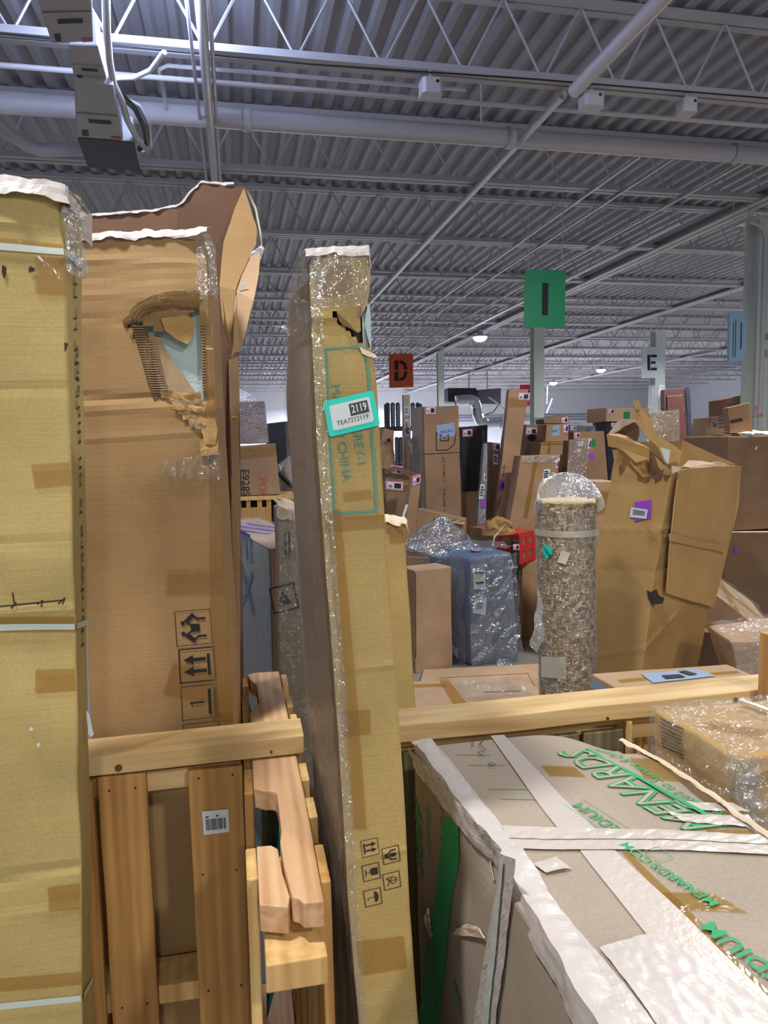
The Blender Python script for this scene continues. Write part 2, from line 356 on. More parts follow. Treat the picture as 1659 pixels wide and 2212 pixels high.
    def faint(s, k, px, words, size, mat, rot=0, off=.002, name='faint_print'):
        # print too small to read in the photo: rows of short strokes at letter size
        rn = random.Random(len(words)*7+int(px[0])); ps = []; x = 0
        for w_ in words:
            for _ in range(w_):
                ww = size*rn.uniform(.42, .62)
                ps.append(rect(x, 0, x+size*.11, size*.7)); j = rn.randint(0, 3)
                if j != 1: ps.append(rect(x+size*.11, size*.58, x+ww, size*.7))
                if j != 2: ps.append(rect(x+size*.11, 0, x+ww, size*.12))
                if j in (0, 3): ps.append(rect(x+ww-size*.11, size*.12, x+ww, size*.58))
                x += ww+size*.14
            x += size*.4
        return s.put(name, k, s.uv(k, *px), math.radians(rot), [[(a-x/2, b-size*.35) for a, b in p] for p in ps], mat, off)
    def icon(s, k, px, size, rot, polys, mat, off=.002):
        return s.put('symbol', k, s.uv(k, *px), math.radians(rot), [[(x*size, y*size) for x, y in p] for p in polys], mat, off)
    def rectm(s, name, k, px, w, h, mat, rot=0, off=.0015, parent=None):
        return s.put(name, k, s.uv(k, *px), math.radians(rot), [rect(-w/2, -h/2, w/2, h/2)], mat, off, parent)
    def pink(s, k, px, w=.1, h=.075, rot=0, off=.004, purple=False):
        c = s.uv(k, *px); r = math.radians(rot); a = s.put('sticker', k, c, r, [rect(-w/2, -h/2, w/2, h/2)], PURP if purple else PINK, off)
        s.put('sticker_panel', k, c, r, [rect(-w*.42, -h*.36, w*.42, h*.36)], PURP if purple else WHITE, off+.002, a)
        s.put('print', k, c, r, [rect(-w*.36, -h*.2, -w*.12, -h*.1), rect(-w*.36, 0, -w*.14, h*.06), rect(-w*.02, -h*.28, w*.36, h*.28)], INKB, off+.004, a); return a
    def white(s, k, px, w, h, rot=0, off=.003, lines=4):
        c = s.uv(k, *px); r = math.radians(rot); a = s.put('paper_label', k, c, r, [rect(-w/2, -h/2, w/2, h/2)], WHITE, off)
        s.put('print', k, c, r, [rect(-w*.4, h*(.3-.7*i/lines)-h*.05, w*(.4 if i % 2 else .2), h*(.3-.7*i/lines)+h*.06) for i in range(lines)], INKB, off+.002, a); return a
    def wrap(s, name, faces, mat, off=.006, amp=.005, res=.04, freq=16, box=None):
        vs = []; fs = []
        for k in faces:
            W, H = s.dim[k]; nu, nv = max(2, int(W/res)), max(2, int(H/res)); b = len(vs); u1, v1, u2, v2 = box or (-.01, -.005, 1.01, 1.005)
            for j in range(nv+1):
                for i in range(nu+1):
                    p = s.pt(k, u1+(u2-u1)*i/nu, v1+(v2-v1)*j/nv, off); vs.append(p+s.nrm[k]*abs(noise.noise(p*freq+s.sd))*amp*2)
            for j in range(nv):
                for i in range(nu): a = b+j*(nu+1)+i; fs.append((a, a+1, a+nu+2, a+nu+1))
        return mk(name, vs, fs, mat, s.root)
    def bars(s, k, px, w, h, rot=0, off=.004, parent=None):
        rnd = random.Random(3); x = -w/2; ps = []
        while x < w/2: b = rnd.uniform(.2, 1)*w/26; ps.append(rect(x, -h/2, min(x+b, w/2), h/2)); x += b+rnd.uniform(.3, 1)*w/26
        return s.put('barcode', k, s.uv(k, *px), math.radians(rot), ps, INKB, off, parent)
def inside(p, poly):
    x, y = p; r = False; n = len(poly)
    for i in range(n):
        x1, y1 = poly[i]; x2, y2 = poly[(i+1) % n]
        if (y1 > y) != (y2 > y) and x < (x2-x1)*(y-y1)/(y2-y1)+x1: r = not r
    return r
def ground(top, bot, z=0):
    d = bot-top; return top+d*((z-top.z)/d.z)
def quadbox(q, Y, depth, floor=True, z0=0, tilt=0):
    """q = TL, TR, BR, BL pixels of the front face standing at distance Y; depth = scalar or vector to its back"""
    tl, tr, br, bl = [PY(x, y, Y) for x, y in q]; d = V((0, depth, 0)) if not isinstance(depth, (tuple, list, Vector)) else V(depth)
    if floor: bl = ground(tl, bl, z0); br = ground(tr, br, z0)
    return [bl, br, tr, tl, bl+d, br+d, tr+d, tl+d]
def topbox(Npx, Lpx, Rpx, z, h):
    """top face lies at height z: near corner, left corner, right corner (pixels)"""
    n, l, r = [PZ(*p, z) for p in (Npx, Lpx, Rpx)]; k = l+r-n; dz = V((0, 0, h))
    return [l-dz, n-dz, n, l, k-dz, r-dz, r, k]   # front = left face, right = right face
# ================================================================== THE HALL
XW, YW, ZD = 23.3, 36.5, 4.8       # right wall, back wall, roof deck
tag(MB().box(-16, XW, -8, YW, -.2, 0).build('floor', FLOORM), kind='structure')
tag(MB().box(-16, XW+.3, YW, YW+.3, 0, 5.1).build('wall_back', WALLM), kind='structure')
tag(MB().box(XW, XW+.3, -8, YW, 0, 5.1).build('wall_right', WALLM), kind='structure')
tag(MB().box(-16.3, -16, -8, YW, 0, 5.1).build('wall_left', WALLM), kind='structure')
ceil = empty('ceiling', (0, 0, ZD), kind='structure')
def deck():
    vs = []; fs = []; x = -15.0; p = .19; n = 0
    prof = []
    while x < 23: prof += [(x, 0), (x+.055, 0), (x+.085, .05), (x+.160, .05)]; x += p
    for yy in (-8, YW):
        for (a, b) in prof: vs.append(V((a, yy, b)))
    k = len(prof)
    for i in range(k-1): fs.append((i, i+1, k+i+1, k+i))
    mk('roof_deck', vs, fs, DECKM, ceil)
    mk('roof_slab', *(lambda m: (m.v, m.f))(MB().box(-16, XW+.3, -8, YW+.3, .1, .2)), DECKM, ceil)
deck()
JY = [3.12+2.03*i for i in range(17)]
for jy in JY:
    if jy > YW-.3: continue
    j = empty('joist', (0, jy, 0), parent=ceil); xa, xb = max(-15, -.62*jy-2.0), min(22.8, 1.12*jy+2)
    MB().box(xa, xb, -.075, -.012, -.055, -.012).box(xa, xb, .012, .075, -.055, -.012).build('top_chord', STEEL, j)
    MB().box(xa, xb, -.07, -.012, -.60, -.552).box(xa, xb, .012, .07, -.60, -.552).build('bottom_chord', STEEL, j)
    mb = MB(); pts = []; x = xa; up = True
    while x < xb: pts.append((x, 0, -.035 if up else -.575)); x += .3; up = not up
    for i in range(len(pts)-1): mb.tube([pts[i], pts[i+1]], .011, 5, False)
    mb.build('web_bar', STEEL, j)
# girders run away from the camera on the columns
def girder(X, ya, yb, zb=-.60, h=.45, name='girder'):
    g = empty(name, (X, 0, 0), parent=ceil)
    MB().box(-.10, .10, ya, yb, zb, zb+.02).build('bottom_flange', STEEL, g); MB().box(-.10, .10, ya, yb, zb+h-.02, zb+h).build('top_flange', STEEL, g)
    MB().box(-.008, .008, ya, yb, zb, zb+h).build('web_plate', STEEL, g)
girder(5.85, 1.0, YW, zb=-.62, h=.12); girder(8.8, 4.0, YW, zb=-.62, h=.09); girder(14.5, 12, YW, zb=-.62, h=.12)
# columns
def column(c, w, h, label, wrapped=False, base=.0):
    o = empty('column', (c[0], c[1], 0), label, 'column', group=None)
    t = .012
    MB().box(-w/2, w/2, -w/2, -w/2+t, 0, h).build('flange', COLM, o); MB().box(-w/2, w/2, w/2-t, w/2, 0, h).build('flange', COLM, o)
    MB().box(-t/2, t/2, -w/2+t, w/2-t, 0, h).build('web_plate', COLM, o); MB().box(-w*.8, w*.8, -w*.8, w*.8, h-.02, h).build('cap_plate', COLM, o)
    return o
c1 = PY(1640, 700, 7.75); col1 = column((c1.x, 7.75), .26, 4.18, 'wide white steel column at the right edge with a pale blue board on its side')
MB().tube([(-.09, -.16, 0), (-.07, -.16, 3.9), (-.12, -.16, 4.05), (-.3, -.16, 4.1)], .022).build('conduit', PIPEM, col1)
MB().tube([(.07, -.15, 0), (.07, -.15, 4.1)], .03).build('conduit', PIPEM, col1)
MB().box(-.02, .02, -.18, -.13, 2.75, 2.82).box(-.02, .02, -.18, -.13, 2.55, 2.62).build('pipe_clamp', PIPEM, col1)
c2 = PY(1160, 800, 13.5); col2 = column((c2.x, 13.5), .21, 4.18, 'pale green steel column behind the green hanging sign')
MB().box(-.115, .115, -.12, -.108, 0, 2.05).build('column_sleeve', plain('sleeve', s2l(150, 160, 150), .5), col2)
c3 = PY(951, 800, 20); column((c3.x, 20), .17, 4.18, 'slim white steel column rising behind the tallest plain carton')
c4_ = PY(1419, 850, 15.9); col4 = column((c4_.x, 15.9), .26, 4.18, 'column wrapped in clear plastic under the white hanging sign')
mb = MB(); 
for i in range(13):
    pass
vs = []; fs = []
for i in range(25):
    for k in range(16):
        a = 2*math.pi*k/16; z = i*.12; rr = .20+.02*noise.noise(V((math.cos(a)*2, math.sin(a)*2, z*4))); vs.append((rr*math.cos(a), rr*math.sin(a), z))
for i in range(24):
    for k in range(16): fs.append((i*16+k, i*16+(k+1) % 16, i*16+16+(k+1) % 16, i*16+16+k))
mk('plastic_wrap', vs, fs, MILKY, col4)
MB().box(-.06, .08, -.235, -.23, 2.2, 2.6).build('paper_label', WHITE, col4)
# pipes and conduits under the deck
def run(name, label, cat, pts, r, mat=PIPEM, seg=10, group=None):
    o = MB().tube(pts, r, seg).build(name, mat, None, smooth=True); return tag(o, label, cat, group)
pz = PY(1200, 305, 6.05).z
main = empty('sprinkler_main', (0, 6.05, pz), 'thick white sprinkler main crossing under the roof joists', 'pipe')
MB().tube([(-8, 0, 0), (14, 0, 0)], .078, 14).build('pipe', PIPEM, main, smooth=True)
for x in (-2.6, .18, 2.4, 4.6, 7.4): MB().tube([(x-.035, 0, 0), (x+.035, 0, 0)], .088, 14).build('coupling', PIPEM, main, smooth=True)
for x in (-.1, 2.15, 5.2): MB().tube([(x, 0, .07), (x, 0, .5)], .009, 6).build('hanger_rod', PIPEM, main)
pz2 = PY(1200, 236, 5.45).z
run('conduit', 'thin white conduit running between the first joist and the thick main', 'conduit', [(-5, 5.45, pz2), (14, 5.45, pz2)], .018)
pz3 = PY(600, 160, 5.35).z
run('conduit', 'thin white conduit with a bent end left of the junction boxes', 'conduit', [(-.42, 5.9, pz3-.02), (-.42, 5.42, pz3), (-.36, 5.36, pz3), (1.78, 5.35, pz3)], .014)
for i, (x0, Z) in enumerate(((403, 4.15), (432, 4.13), (452, 4.15))):
    a = PZ(x0, 0, Z); run('conduit', ['leftmost of three pipes running away left of the blue glow', 'widest of the three pipes running away left of the blue glow', 'rightmost of three pipes running away left of the blue glow'][i], 'conduit', [(a.x, 2.5, Z), (a.x, 9.5, Z)], (.012, .032, .014)[i])
for i, (x0, y0, r, ya, yb, lab) in enumerate(((1205, 215, .034, 5.2, 21, 'long white pipe slanting down the roof to the left of the green sign'), (1330, 95, .05, 2.5, 5.1, 'short thick white pipe slanting at the top right'),
        (1250, 480, .014, 6.2, 22, 'thin rod slanting left below the thick main, first of three'), (1335, 375, .016, 6.2, 22, 'thin rod slanting left below the thick main, middle of three'), (1570, 375, .016, 6.2, 20, 'thin rod slanting left toward the right column'),
        (1320, 555, .03, 7.9, 30, 'pipe slanting from the right column toward the orange sign'))):
    a = PZ(x0, y0, 4.17); run('conduit', lab, 'pipe', [(a.x, ya, 4.198-r), (a.x, yb, 4.198-r)], r)
for i, (x, y) in enumerate(((930, 192), (1277, 220), (1482, 233))):
    a = PY(x, y, 5.08); o = empty('junction_box', a, ['leftmost white junction box under the first joist', 'middle white junction box under the first joist', 'small rightmost junction box under the first joist'][i], 'junction box')
    k = (.075, .08, .06)[i]; prism('body', [(-k, -.05), (-k*.7, -.075), (k*.7, -.075), (k, -.05), (k, .05), (-k, .05)], -.055, .05, PIPEM, o, bevel=.006)
    MB().tube([(k*.4, -.078, .02), (k*.4, -.07, .02)], .012).build('knockout', DARK, o); MB().tube([(0, 0, .05), (0, 0, .12)], .012).build('stem', PIPEM, o)
a = PZ(0, 140, 4.1); run('cable', 'dark cable sagging along the first joist at the top', 'cable', [(-3, 5.05, 4.19), (-1, 5.05, 4.17), (.6, 5.05, 4.15), (2.2, 5.05, 4.18), (4, 5.05, 4.19), (9, 5.05, 4.18)], .006, DARK)
a = PY(0, 275, 6.6); b = PY(90, 325, 6.8); c = PY(190, 322, 6.85); run('vent_pipe', 'bent white vent pipe at the left under the roof', 'pipe', [PY(-160, 190, 6.4), a, PY(60, 315, 6.75), b, c], .055)
# plug-in busway with white switch units, seen from below
bus = empty('busway', PZ(200, 200, 3.85), 'row of white electrical switch boxes with a dark end hanging left', 'electrical unit'); bo = bus.location.copy()
MODS = [([(60, -60), (195, -60), (202, 90), (112, 95)], 3.82, STEEL), ([(148, 97), (212, 100), (232, 178), (160, 172)], 3.86, STEEL), ([(160, 176), (245, 184), (266, 303), (166, 296)], 3.83, STEEL), ([(166, 296), (290, 306), (304, 368), (190, 360)], 3.85, NAVY)]
for q, z, mm in MODS:
    p = [PZ(x, y, z)-bo for x, y in q]; up = V((0, 0, .18)); bx = MB().hexa([p[3], p[2], p[2]+up, p[3]+up, p[0], p[1], p[1]+up, p[0]+up]).build('switch_box' if mm is STEEL else 'end_box', mm if mm is STEEL else STEEL, bus, bevel=.008)
    if mm is NAVY:
        e = V((0, 0, -.006)); MB().quad(*[v+e for v in (p[0], p[1], p[2], p[3])]).build('dark_panel', NAVY, bx)
    else:
        e = V((0, 0, -.005)); f = lambda u, v: (p[0]*(1-u)+p[1]*u)*(1-v)+(p[3]*(1-u)+p[2]*u)*v+e
        MB().quad(f(.28, .62), f(.8, .62), f(.8, .68), f(.28, .68)).build('slot', DARK, bx); MB().quad(f(.12, .84), f(.26, .84), f(.26, .95), f(.12, .95)).build('window', DARK, bx)
        MB().quad(f(.74, .93), f(.98, .93), f(.98, .985), f(.74, .985)).build('warning_label', plain('warn_red', s2l(190, 120, 120), .5), bx)
        MB().quad(f(.02, .50), f(.98, .50), f(.98, .512), f(.02, .512)).build('seam', DARK, bx)
pp = [PZ(x, y, 3.88)-bo for x, y in ((228, -40), (230, 60), (236, 130), (245, 180), (262, 215), (275, 260), (296, 300), (315, 320))]
MB().tube(pp, .022, 8).build('cable', PIPEM, bus, smooth=True)
pp = [PZ(x, y, 3.90)-bo for x, y in ((262, 205), (292, 235), (312, 275), (318, 310), (300, 322))]
MB().tube(pp, .02, 8).build('cable', DARK, bus, smooth=True)
pp = [PZ(x, y, 3.94)-bo for x, y in ((255, 205), (300, 228), (322, 270), (326, 318), (308, 326))]
MB().tube(pp, .014, 8).build('cable', PIPEM, bus, smooth=True)
pp = [PZ(x, y, 3.96)-bo for x, y in ((250, 168), (290, 168), (325, 152), (345, 125), (355, 112))]
MB().tube(pp, .016, 8).build('cable', PIPEM, bus, smooth=True)
for q, z, mm in MODS[:3]:
    p = PZ(sum(x for x, y in q)/4, sum(y for x, y in q)/4, z)-bo; MB().tube([p+V((0, 0, .17)), V((p.x, p.y, 4.84-bo.z))], .01, 6).build('hanger_rod', STEEL, bus)
# lamps
def lamp(i, x, y, z, wt, c, kind):
    o = empty('high_bay_lamp', (x, y, z), LAMPLAB[i], 'lamp')
    prof = [(.02, .12), (.06, .12), (.07, .05), (.17, .03), (.18, -.01), (.165, -.012)]; vs = []; fs = []
    for r, h in prof:
        for k in range(20): a = 2*math.pi*k/20; vs.append((r*math.cos(a), r*math.sin(a), h))
    for j in range(len(prof)-1):
        for k in range(20): fs.append((j*20+k, j*20+(k+1) % 20, j*20+20+(k+1) % 20, j*20+20+k))
    mk('housing', vs, fs, STEEL, o, True)
    vs = []; fs = []
    for j in range(6):
        t = j/5*math.pi/2
        for k in range(20): a = 2*math.pi*k/20; vs.append((.165*math.cos(t)*math.cos(a), .165*math.cos(t)*math.sin(a), -.012-.11*math.sin(t)))
    for j in range(5):
        for k in range(20): fs.append((j*20+k, j*20+(k+1) % 20, j*20+20+(k+1) % 20, j*20+20+k))
    mk('lens', vs, fs, plain('lamp_lens_%d' % (c[0] < .95), (min(1, c[0]*1.02), c[1], 1), .4, emit=24), o, True)
    MB().tube([(0, 0, .12), (0, 0, 4.79-z)], .01).build('stem', STEEL, o)
    ld = bpy.data.lights.new('lamp_light', 'AREA' if kind == 'A' else 'POINT'); ld.energy = wt; ld.color = c
    if kind == 'A': ld.shape = 'DISK'; ld.size = .33; ld.spread = math.radians(165)
    else: ld.shadow_soft_size = .16
    lo = bpy.data.objects.new('lamp_light', ld); COL.objects.link(lo); lo.parent = o; lo.location = (0, 0, -.14 if kind == 'A' else -.30)
    return o
LAMPLAB = ['round lamp high above the leaning cartons', 'round lamp whose blue glow spreads at the top', 'added fill lamp behind and right of the camera', 'added fill lamp farther behind the camera', 'bright round lamp just left of the green sign', 'bright round lamp left of the white sign', 'lowest bright round lamp with hanging cord right of the green column', 'added fill lamp out of view above the right stacks', 'added fill lamp hidden near the back wall', 'added fill lamp out of view beyond the right column', 'added fill lamp far left beyond the tall cartons', 'added fill lamp hidden behind the tall left cartons', 'added fill lamp far beyond the right edge']
LO = [lamp(i, *l) for i, l in enumerate(LAMPS)]
MB().tube([(0, 0, 0), (-.28, 0, -.15), (-.3, 0, -.9)], .02).build('cord', plain('cord_white', (.85, .87, .95), .5), LO[6]); MB().tube([(-.05, 0, -.7), (-.3, 0, -1.3)], .02).build('cord', plain('cord_white', (.85, .87, .95), .5), LO[6])
# back wall services
for i, yy in enumerate((895, 900, 906)):
    a = PY(1240, yy, 36.4); tag(MB().tube([(a.x-9, 36.465, a.z), (a.x+6, 36.465, a.z)], .03).build('conduit', plain('wall_pipe', s2l(150, 160, 185), .5)), ['topmost', 'middle', 'lowest'][i]+' grey pipe along the far white wall', 'pipe')
hv = empty('air_handler', PY(1010, 870, 25), 'dark air handling unit with silver flexible duct near the far wall', 'air handler'); ho = hv.location.copy()
q = [PY(x, y, 25)-ho for x, y in ((968, 868), (1030, 868), (1030, 838), (968, 838))]; d = V((0, 1.2, 0)); MB().hexa(q+[p+d for p in q]).build('fan_housing', DARK, hv, bevel=.03)
q = [PY(x, y, 25.2)-ho for x, y in ((1032, 872), (1083, 874), (1083, 838), (1032, 842))]; MB().hexa(q+[p+d for p in q]).build('filter_box', plain('duct_grey', s2l(96, 98, 104), .5), hv, bevel=.03)
path = [PY(x, y, 24.6)-ho for x, y in ((985, 866), (1015, 864), (1026, 868), (1031, 880), (1032, 896), (1037, 909), (1050, 914), (1088, 914))]
pts = []
for i in range(len(path)-1):
    for k in range(6): pts.append(path[i].lerp(path[i+1], k/6))
MB().tube(pts, [.19+.014*(i % 2) for i in range(len(pts))], 12).build('flexible_duct', GALV, hv, smooth=True)
for x, y in ((1013, 800), (1052, 800)):
    a = PY(x, y, 25.45)-ho; b2 = PY(x, 840, 25.45)-ho; MB().tube([V((a.x, a.y, 4.22-ho.z)), b2], .02, 5).build('hanger_rod', STEEL, hv)
a = PY(1043, 885, 24.9)-ho; MB().tube([PY(1055, 858, 24.9)-ho, PY(1092, 884, 24.9)-ho], .03, 5).build('brace', STEEL, hv); MB().tube([PY(1080, 870, 24.9)-ho, PY(1066, 890, 24.9)-ho, PY(1043, 898, 24.9)-ho], .02, 5).build('cord', DARK, hv)
dr = PX(1500, 905, XW-.06)
d1 = empty('door_1', (XW-.05, dr.y, 0), kind='structure'); MB().box(0, .05, -.5, .5, 0, 2.1).build('door_leaf', WALLM, d1); MB().box(-.04, .05, -.58, -.5, 0, 2.18).box(-.04, .05, .5, .58, 0, 2.18).box(-.04, .05, -.58, .58, 2.1, 2.18).build('door_frame', STEEL, d1)
# hanging signs
def sign(name, label, q, Y, mat, letter, size, mletter=INKB, wires=True, stencil=None):
    tl, tr, br, bl = [PY(x, y, Y) for x, y in q]; o = empty(name, (bl+br)/2, label, 'sign'); oo = o.location.copy(); d = V((0, .008, 0))
    MB().hexa([p-oo for p in (bl, br, tr, tl, bl+d, br+d, tr+d, tl+d)]).build('panel', mat, o); c = (tl+br)/2-oo; ux = (br-bl).normalized(); uz = (tl-bl).normalized()
    if letter:
        ps = letter; vs = []; fs = []
        for p in ps: n = len(vs); vs += [c+ux*(x*size)+uz*(y*size)+V((0, -.004, 0)) for x, y in p]; fs.append(tuple(range(n, n+len(p))))
        mk('letter', vs, fs, mletter, o)
    if wires:
        for p in (tl.lerp(tr, .08), tl.lerp(tr, .92)): MB().tube([p-oo-uz*.01, V((p.x, Y, 4.215))-oo], .004, 5).build('wire', STEEL, o)
    return o
W = (PY(1222, 640, 7.13)-PY(1132, 640, 7.13)).length
sign('hanging_sign', 'green hanging sign with a black letter I', [(1134, 582), (1222, 584), (1220, 709), (1132, 706)], 7.13, GRSIGN, [rect(-.07, -.35, .07, .35)], W)
def halfring(sx=1): return None
Dp = [rect(-.34, -.5, -.14, -.04), rect(-.34, .04, -.14, .5), [(-.1, .5), (.1, .48), (.26, .34), (.32, .04), (.14, .04), (.12, .22), (.04, .33), (-.1, .35)], [(-.1, -.5), (-.1, -.35), (.04, -.33), (.12, -.22), (.14, -.04), (.32, -.04), (.26, -.34), (.1, -.48)]]
sign('hanging_sign', 'orange hanging sign with a black stencilled D', [(840, 765), (892, 764), (893, 836), (841, 838)], 13.24, ORSIGN, Dp, .38)
Ep = [rect(-.34, -.5, -.14, .5), rect(-.1, .33, .34, .5), rect(-.1, -.08, .24, .08), rect(-.1, -.5, .34, -.33)]
sign('hanging_sign', 'white hanging sign with a black stencilled E', [(1385, 750), (1431, 749), (1432, 816), (1386, 817)], 15.27, WSIGN, Ep, .36)
sign('hanging_sign', 'red hanging sign half hidden behind the green column', [(1123, 831), (1162, 830), (1162, 876), (1123, 878)], 19.33, REDSIGN, [rect(-.1, -.34, .36, .34)], .4)
bb = empty('notice_board', PY(1593, 785, 7.14), 'pale blue board with fine printed lines hung beside the right column', 'board'); oo = bb.location.copy()
tl, tr, br, bl = [PY(x, y, 7.14)-oo for x, y in ((1578, 676), (1614, 672), (1612, 778), (1576, 784))]; d = V((0, .05, 0)); MB().hexa([bl, br, tr, tl, bl+d, br+d, tr+d, tl+d]).build('panel', BLSIGN, bb, bevel=.006)
f = lambda u, v: (bl*(1-u)+br*u)*(1-v)+(tl*(1-u)+tr*u)*v+V((0, -.004, 0))
m_ = MB(); m_.quad(f(.16, .12), f(.2, .12), f(.2, .8), f(.16, .8)); m_.quad(f(.3, .1), f(.34, .1), f(.34, .85), f(.3, .85)); m_.quad(f(.62, .25), f(.68, .25), f(.68, .78), f(.62, .78)); m_.build('print', INKB, bb)
MB().tube([V((tl.x+.02, .02, tl.z)), V((tl.x+.02, .02, 4.215-oo.z))], .004, 5).build('wire', STEEL, bb); MB().tube([V((tr.x-.02, .02, tr.z)), V((tr.x-.02, .02, 4.215-oo.z))], .004, 5).build('wire', STEEL, bb)
# ================================================================== FOREGROUND CARTONS
def arrows(): return frame(.07)+[rect(-.62, -.72, .62, -.56)]+[p for x in (-.34, .34) for p in ([(x-.09, -.5), (x+.09, -.5), (x+.09, .2), (x-.09, .2)], [(x-.28, .2), (x+.28, .2), (x, .75)])]
def carry():
    r = frame(.035)+[rect(-.22, -.35, .22, .15)]
    for s in (-1, 1): r += [disc(s*.3, .58, .12)]+stroke([(s*.38, .38), (s*.72, .0)], .24)+stroke([(s*.72, .0), (s*.5, -.25), (s*.5, -.68)], .12)+stroke([(s*.36, .36), (s*.1, .02)], .1)
    return r
def stack1(): return frame(.035)+[rect(-.75, -.92, .75, -.76), rect(-.75, -.62, .75, -.46)]+stroke([(0, -.2), (0, .5)], .1)+stroke([(0, .5), (-.1, .42)], .08)
def glass(): return frame(.09)+[[(-.42, .75), (.42, .75), (.45, .1), (.3, -.08), (-.3, -.08), (-.45, .1)]]+stroke([(0, -.08), (0, -.6)], .08)+[rect(-.42, -.66, .42, -.56)]
def umbrella(): return frame(.09)+[[(.66*math.cos(math.pi*i/10), .2+.45*math.sin(math.pi*i/10)) for i in range(11)]]+stroke([(0, .2), (0, -.45), (.14, -.58), (.26, -.45)], .06)
def hands():
    r = frame(.09)+[rect(-.3, -.75, .3, -.4), [(-.24, .0), (0, -.25), (.24, .0), (.24, .45), (-.24, .45)], disc(0, .52, .13)]
    for s in (-1, 1): r += stroke([(s*.12, -.4), (s*.55, .0), (s*.58, .55)], .17)
    return r
def nohook(): return frame(.09)+stroke([(-.36, .2), (-.2, .55), (.2, .55), (.36, .2)], .09)+stroke([(0, .5), (0, -.2), (-.3, -.5), (-.5, -.2)], .09)+stroke([(-.5, .1), (.5, -.55)], .09)+stroke([(.45, .1), (-.4, -.6)], .09)
# ---- A: the tallest carton at the left edge
fy, by = 1.12, 1.232
tl, tr, br = PY(-260, 396, fy), PY(141, 402, fy), PY(180, 2212, fy); bl = PY(-240, 2212, fy); tr2, br2 = PY(176, 425, by), PY(201, 2212, by)
tl2, bl2 = tl+(tr2-tr), bl+(br2-br)
C = [ground(tl, bl), ground(tr, br), tr, tl, ground(tl2, bl2), ground(tr2, br2), tr2, tl2]
fz = lambda y, Y=1.12, x=80: PY(x, y, Y).z
F_ = V((0, -.0028, 0))
A = Carton('tall_carton', 'tallest yellow brown carton with white straps at the left edge', 'carton', C, K_YEL, res=.013, amp=.005, freq=3, bevel=.004,
    creases=[(fz(447), .006, F_*.9, 0), (fz(485), .008, F_*.8, 0), (fz(855), .006, -F_*.6, .02), (fz(1180), .006, -F_*.8, 0), (fz(1320), .010, F_*.8, -.02), (fz(1905), .007, -F_, .10), (fz(1985), .006, F_*.6, .05)],
    dents=[(PY(140, 440, fy), .05, V((-.012, .01, -.01))), (PY(60, 1400, fy), .10, V((0, .006, 0))), (PY(110, 1240, fy), .08, V((0, -.006, 0))), (PY(170, 1700, fy), .06, V((-.004, .004, 0)))])
for q in ([(-200, 508), (141, 522), (142, 548), (-200, 540)], [(78, 552), (145, 555), (149, 640), (78, 636)], [(68, 1006), (150, 1000), (156, 1048), (76, 1056)], [(-200, 1340), (160, 1332), (162, 1368), (-200, 1374)], [(76, 1450), (161, 1446), (163, 1494), (74, 1500)], [(100, 1916), (170, 1905), (172, 1960), (104, 1966)], [(-200, 2130), (176, 2098), (178, 2126), (-200, 2160)]):
    A.quad('tape', 'f', [q[3], q[2], q[1], q[0]], TAPE, .002, (10, 4))
for q in ([(-200, 520), (142, 534), (143, 549), (-200, 536)], [(-200, 1356), (160, 1348), (161, 1361), (-200, 1372)], [(-200, 2186), (177, 2147), (178, 2160), (-200, 2202)]):
    A.quad('strap', 'f', [q[3], q[2], q[1], q[0]], STRAP, .0035, (14, 2))
A.quad('strap', 'r', [(143, 549), (178, 590), (178, 572), (142, 534)], STRAP, .003, (4, 3), wob=.004); A.quad('strap', 'r', [(161, 1361), (190, 1350), (190, 1338), (160, 1348)], STRAP, .003, (4, 2)); A.quad('strap', 'r', [(178, 2160), (200, 2120), (200, 2108), (177, 2147)], STRAP, .003, (4, 2))
A.text('r', (172, 1082), 'Hardware is on the side', .030, INK, rot=90, shear=.1, sx=1.62); A.faint('r', (164, 730), (2, 3, 2, 2), .028, INK, 90)
A.put('tear_mark', 'f', A.uv('f', 10, 590), 0, [[(0, -.010), (.003, -.004), (.004, .006), (-.002, .010), (-.003, 0)]], INKB); A.put('tear_mark', 'f', A.uv('f', 70, 583), .4, [[(-.005, -.003), (.004, -.004), (.005, 0), (0, .005), (-.004, .002)]], INK); A.put('tear_mark', 'f', A.uv('f', 145, 752), 0, [[(-.002, -.008), (.001, -.004), (.004, .004), (-.002, .006)]], INK)
A.put('pencil_marks', 'f', A.uv('f', 60, 1306), .03, stroke([(-.06, 0), (.05, .001)], .0022)+stroke([(-.018, .004), (-.019, .018)], .002)+stroke([(.015, -.002), (.022, .003), (.02, -.006)], .002)+stroke([(.044, -.004), (.054, .004), (.05, -.005)], .002)+stroke([(-.022, -.004), (-.016, .003)], .003), INK)
for px in ((66, 1576), (82, 1610)): A.put('chip', 'f', A.uv('f', *px), .5, [[(-.002, -.003), (.003, -.001), (.002, .004), (-.003, .002)]], WHITE)
e0 = [PY(x, y, fy) for x, y in ((-200, 388), (0, 390), (100, 396), (139, 408))]+[PY(160, 425, 1.17), PY(175, 450, by), PY(176, 520, by)]
rag('crumpled_tape', [p-A.o for p in e0], (V((0, -.006, -.020)), V((.006, .05, .006))), CRUM, A.root, amp=.005, freq=28, n=70)
rag('crumpled_tape', [PY(143+i*2, 440+i*22, fy+.004)-A.o for i in range(8)], (V((-.006, -.004, 0)), V((.014, .03, 0))), CLEAR, A.root, amp=.004, freq=40, n=40, up=V((0, 0, 0)))
sheet('torn_flap', [PY(x, y, 1.16)-A.o for x, y in ((188, 1535), (195, 1545), (200, 1580), (203, 1588), (197, 1594), (191, 1588))], WHITE, A.root, .001, .003)
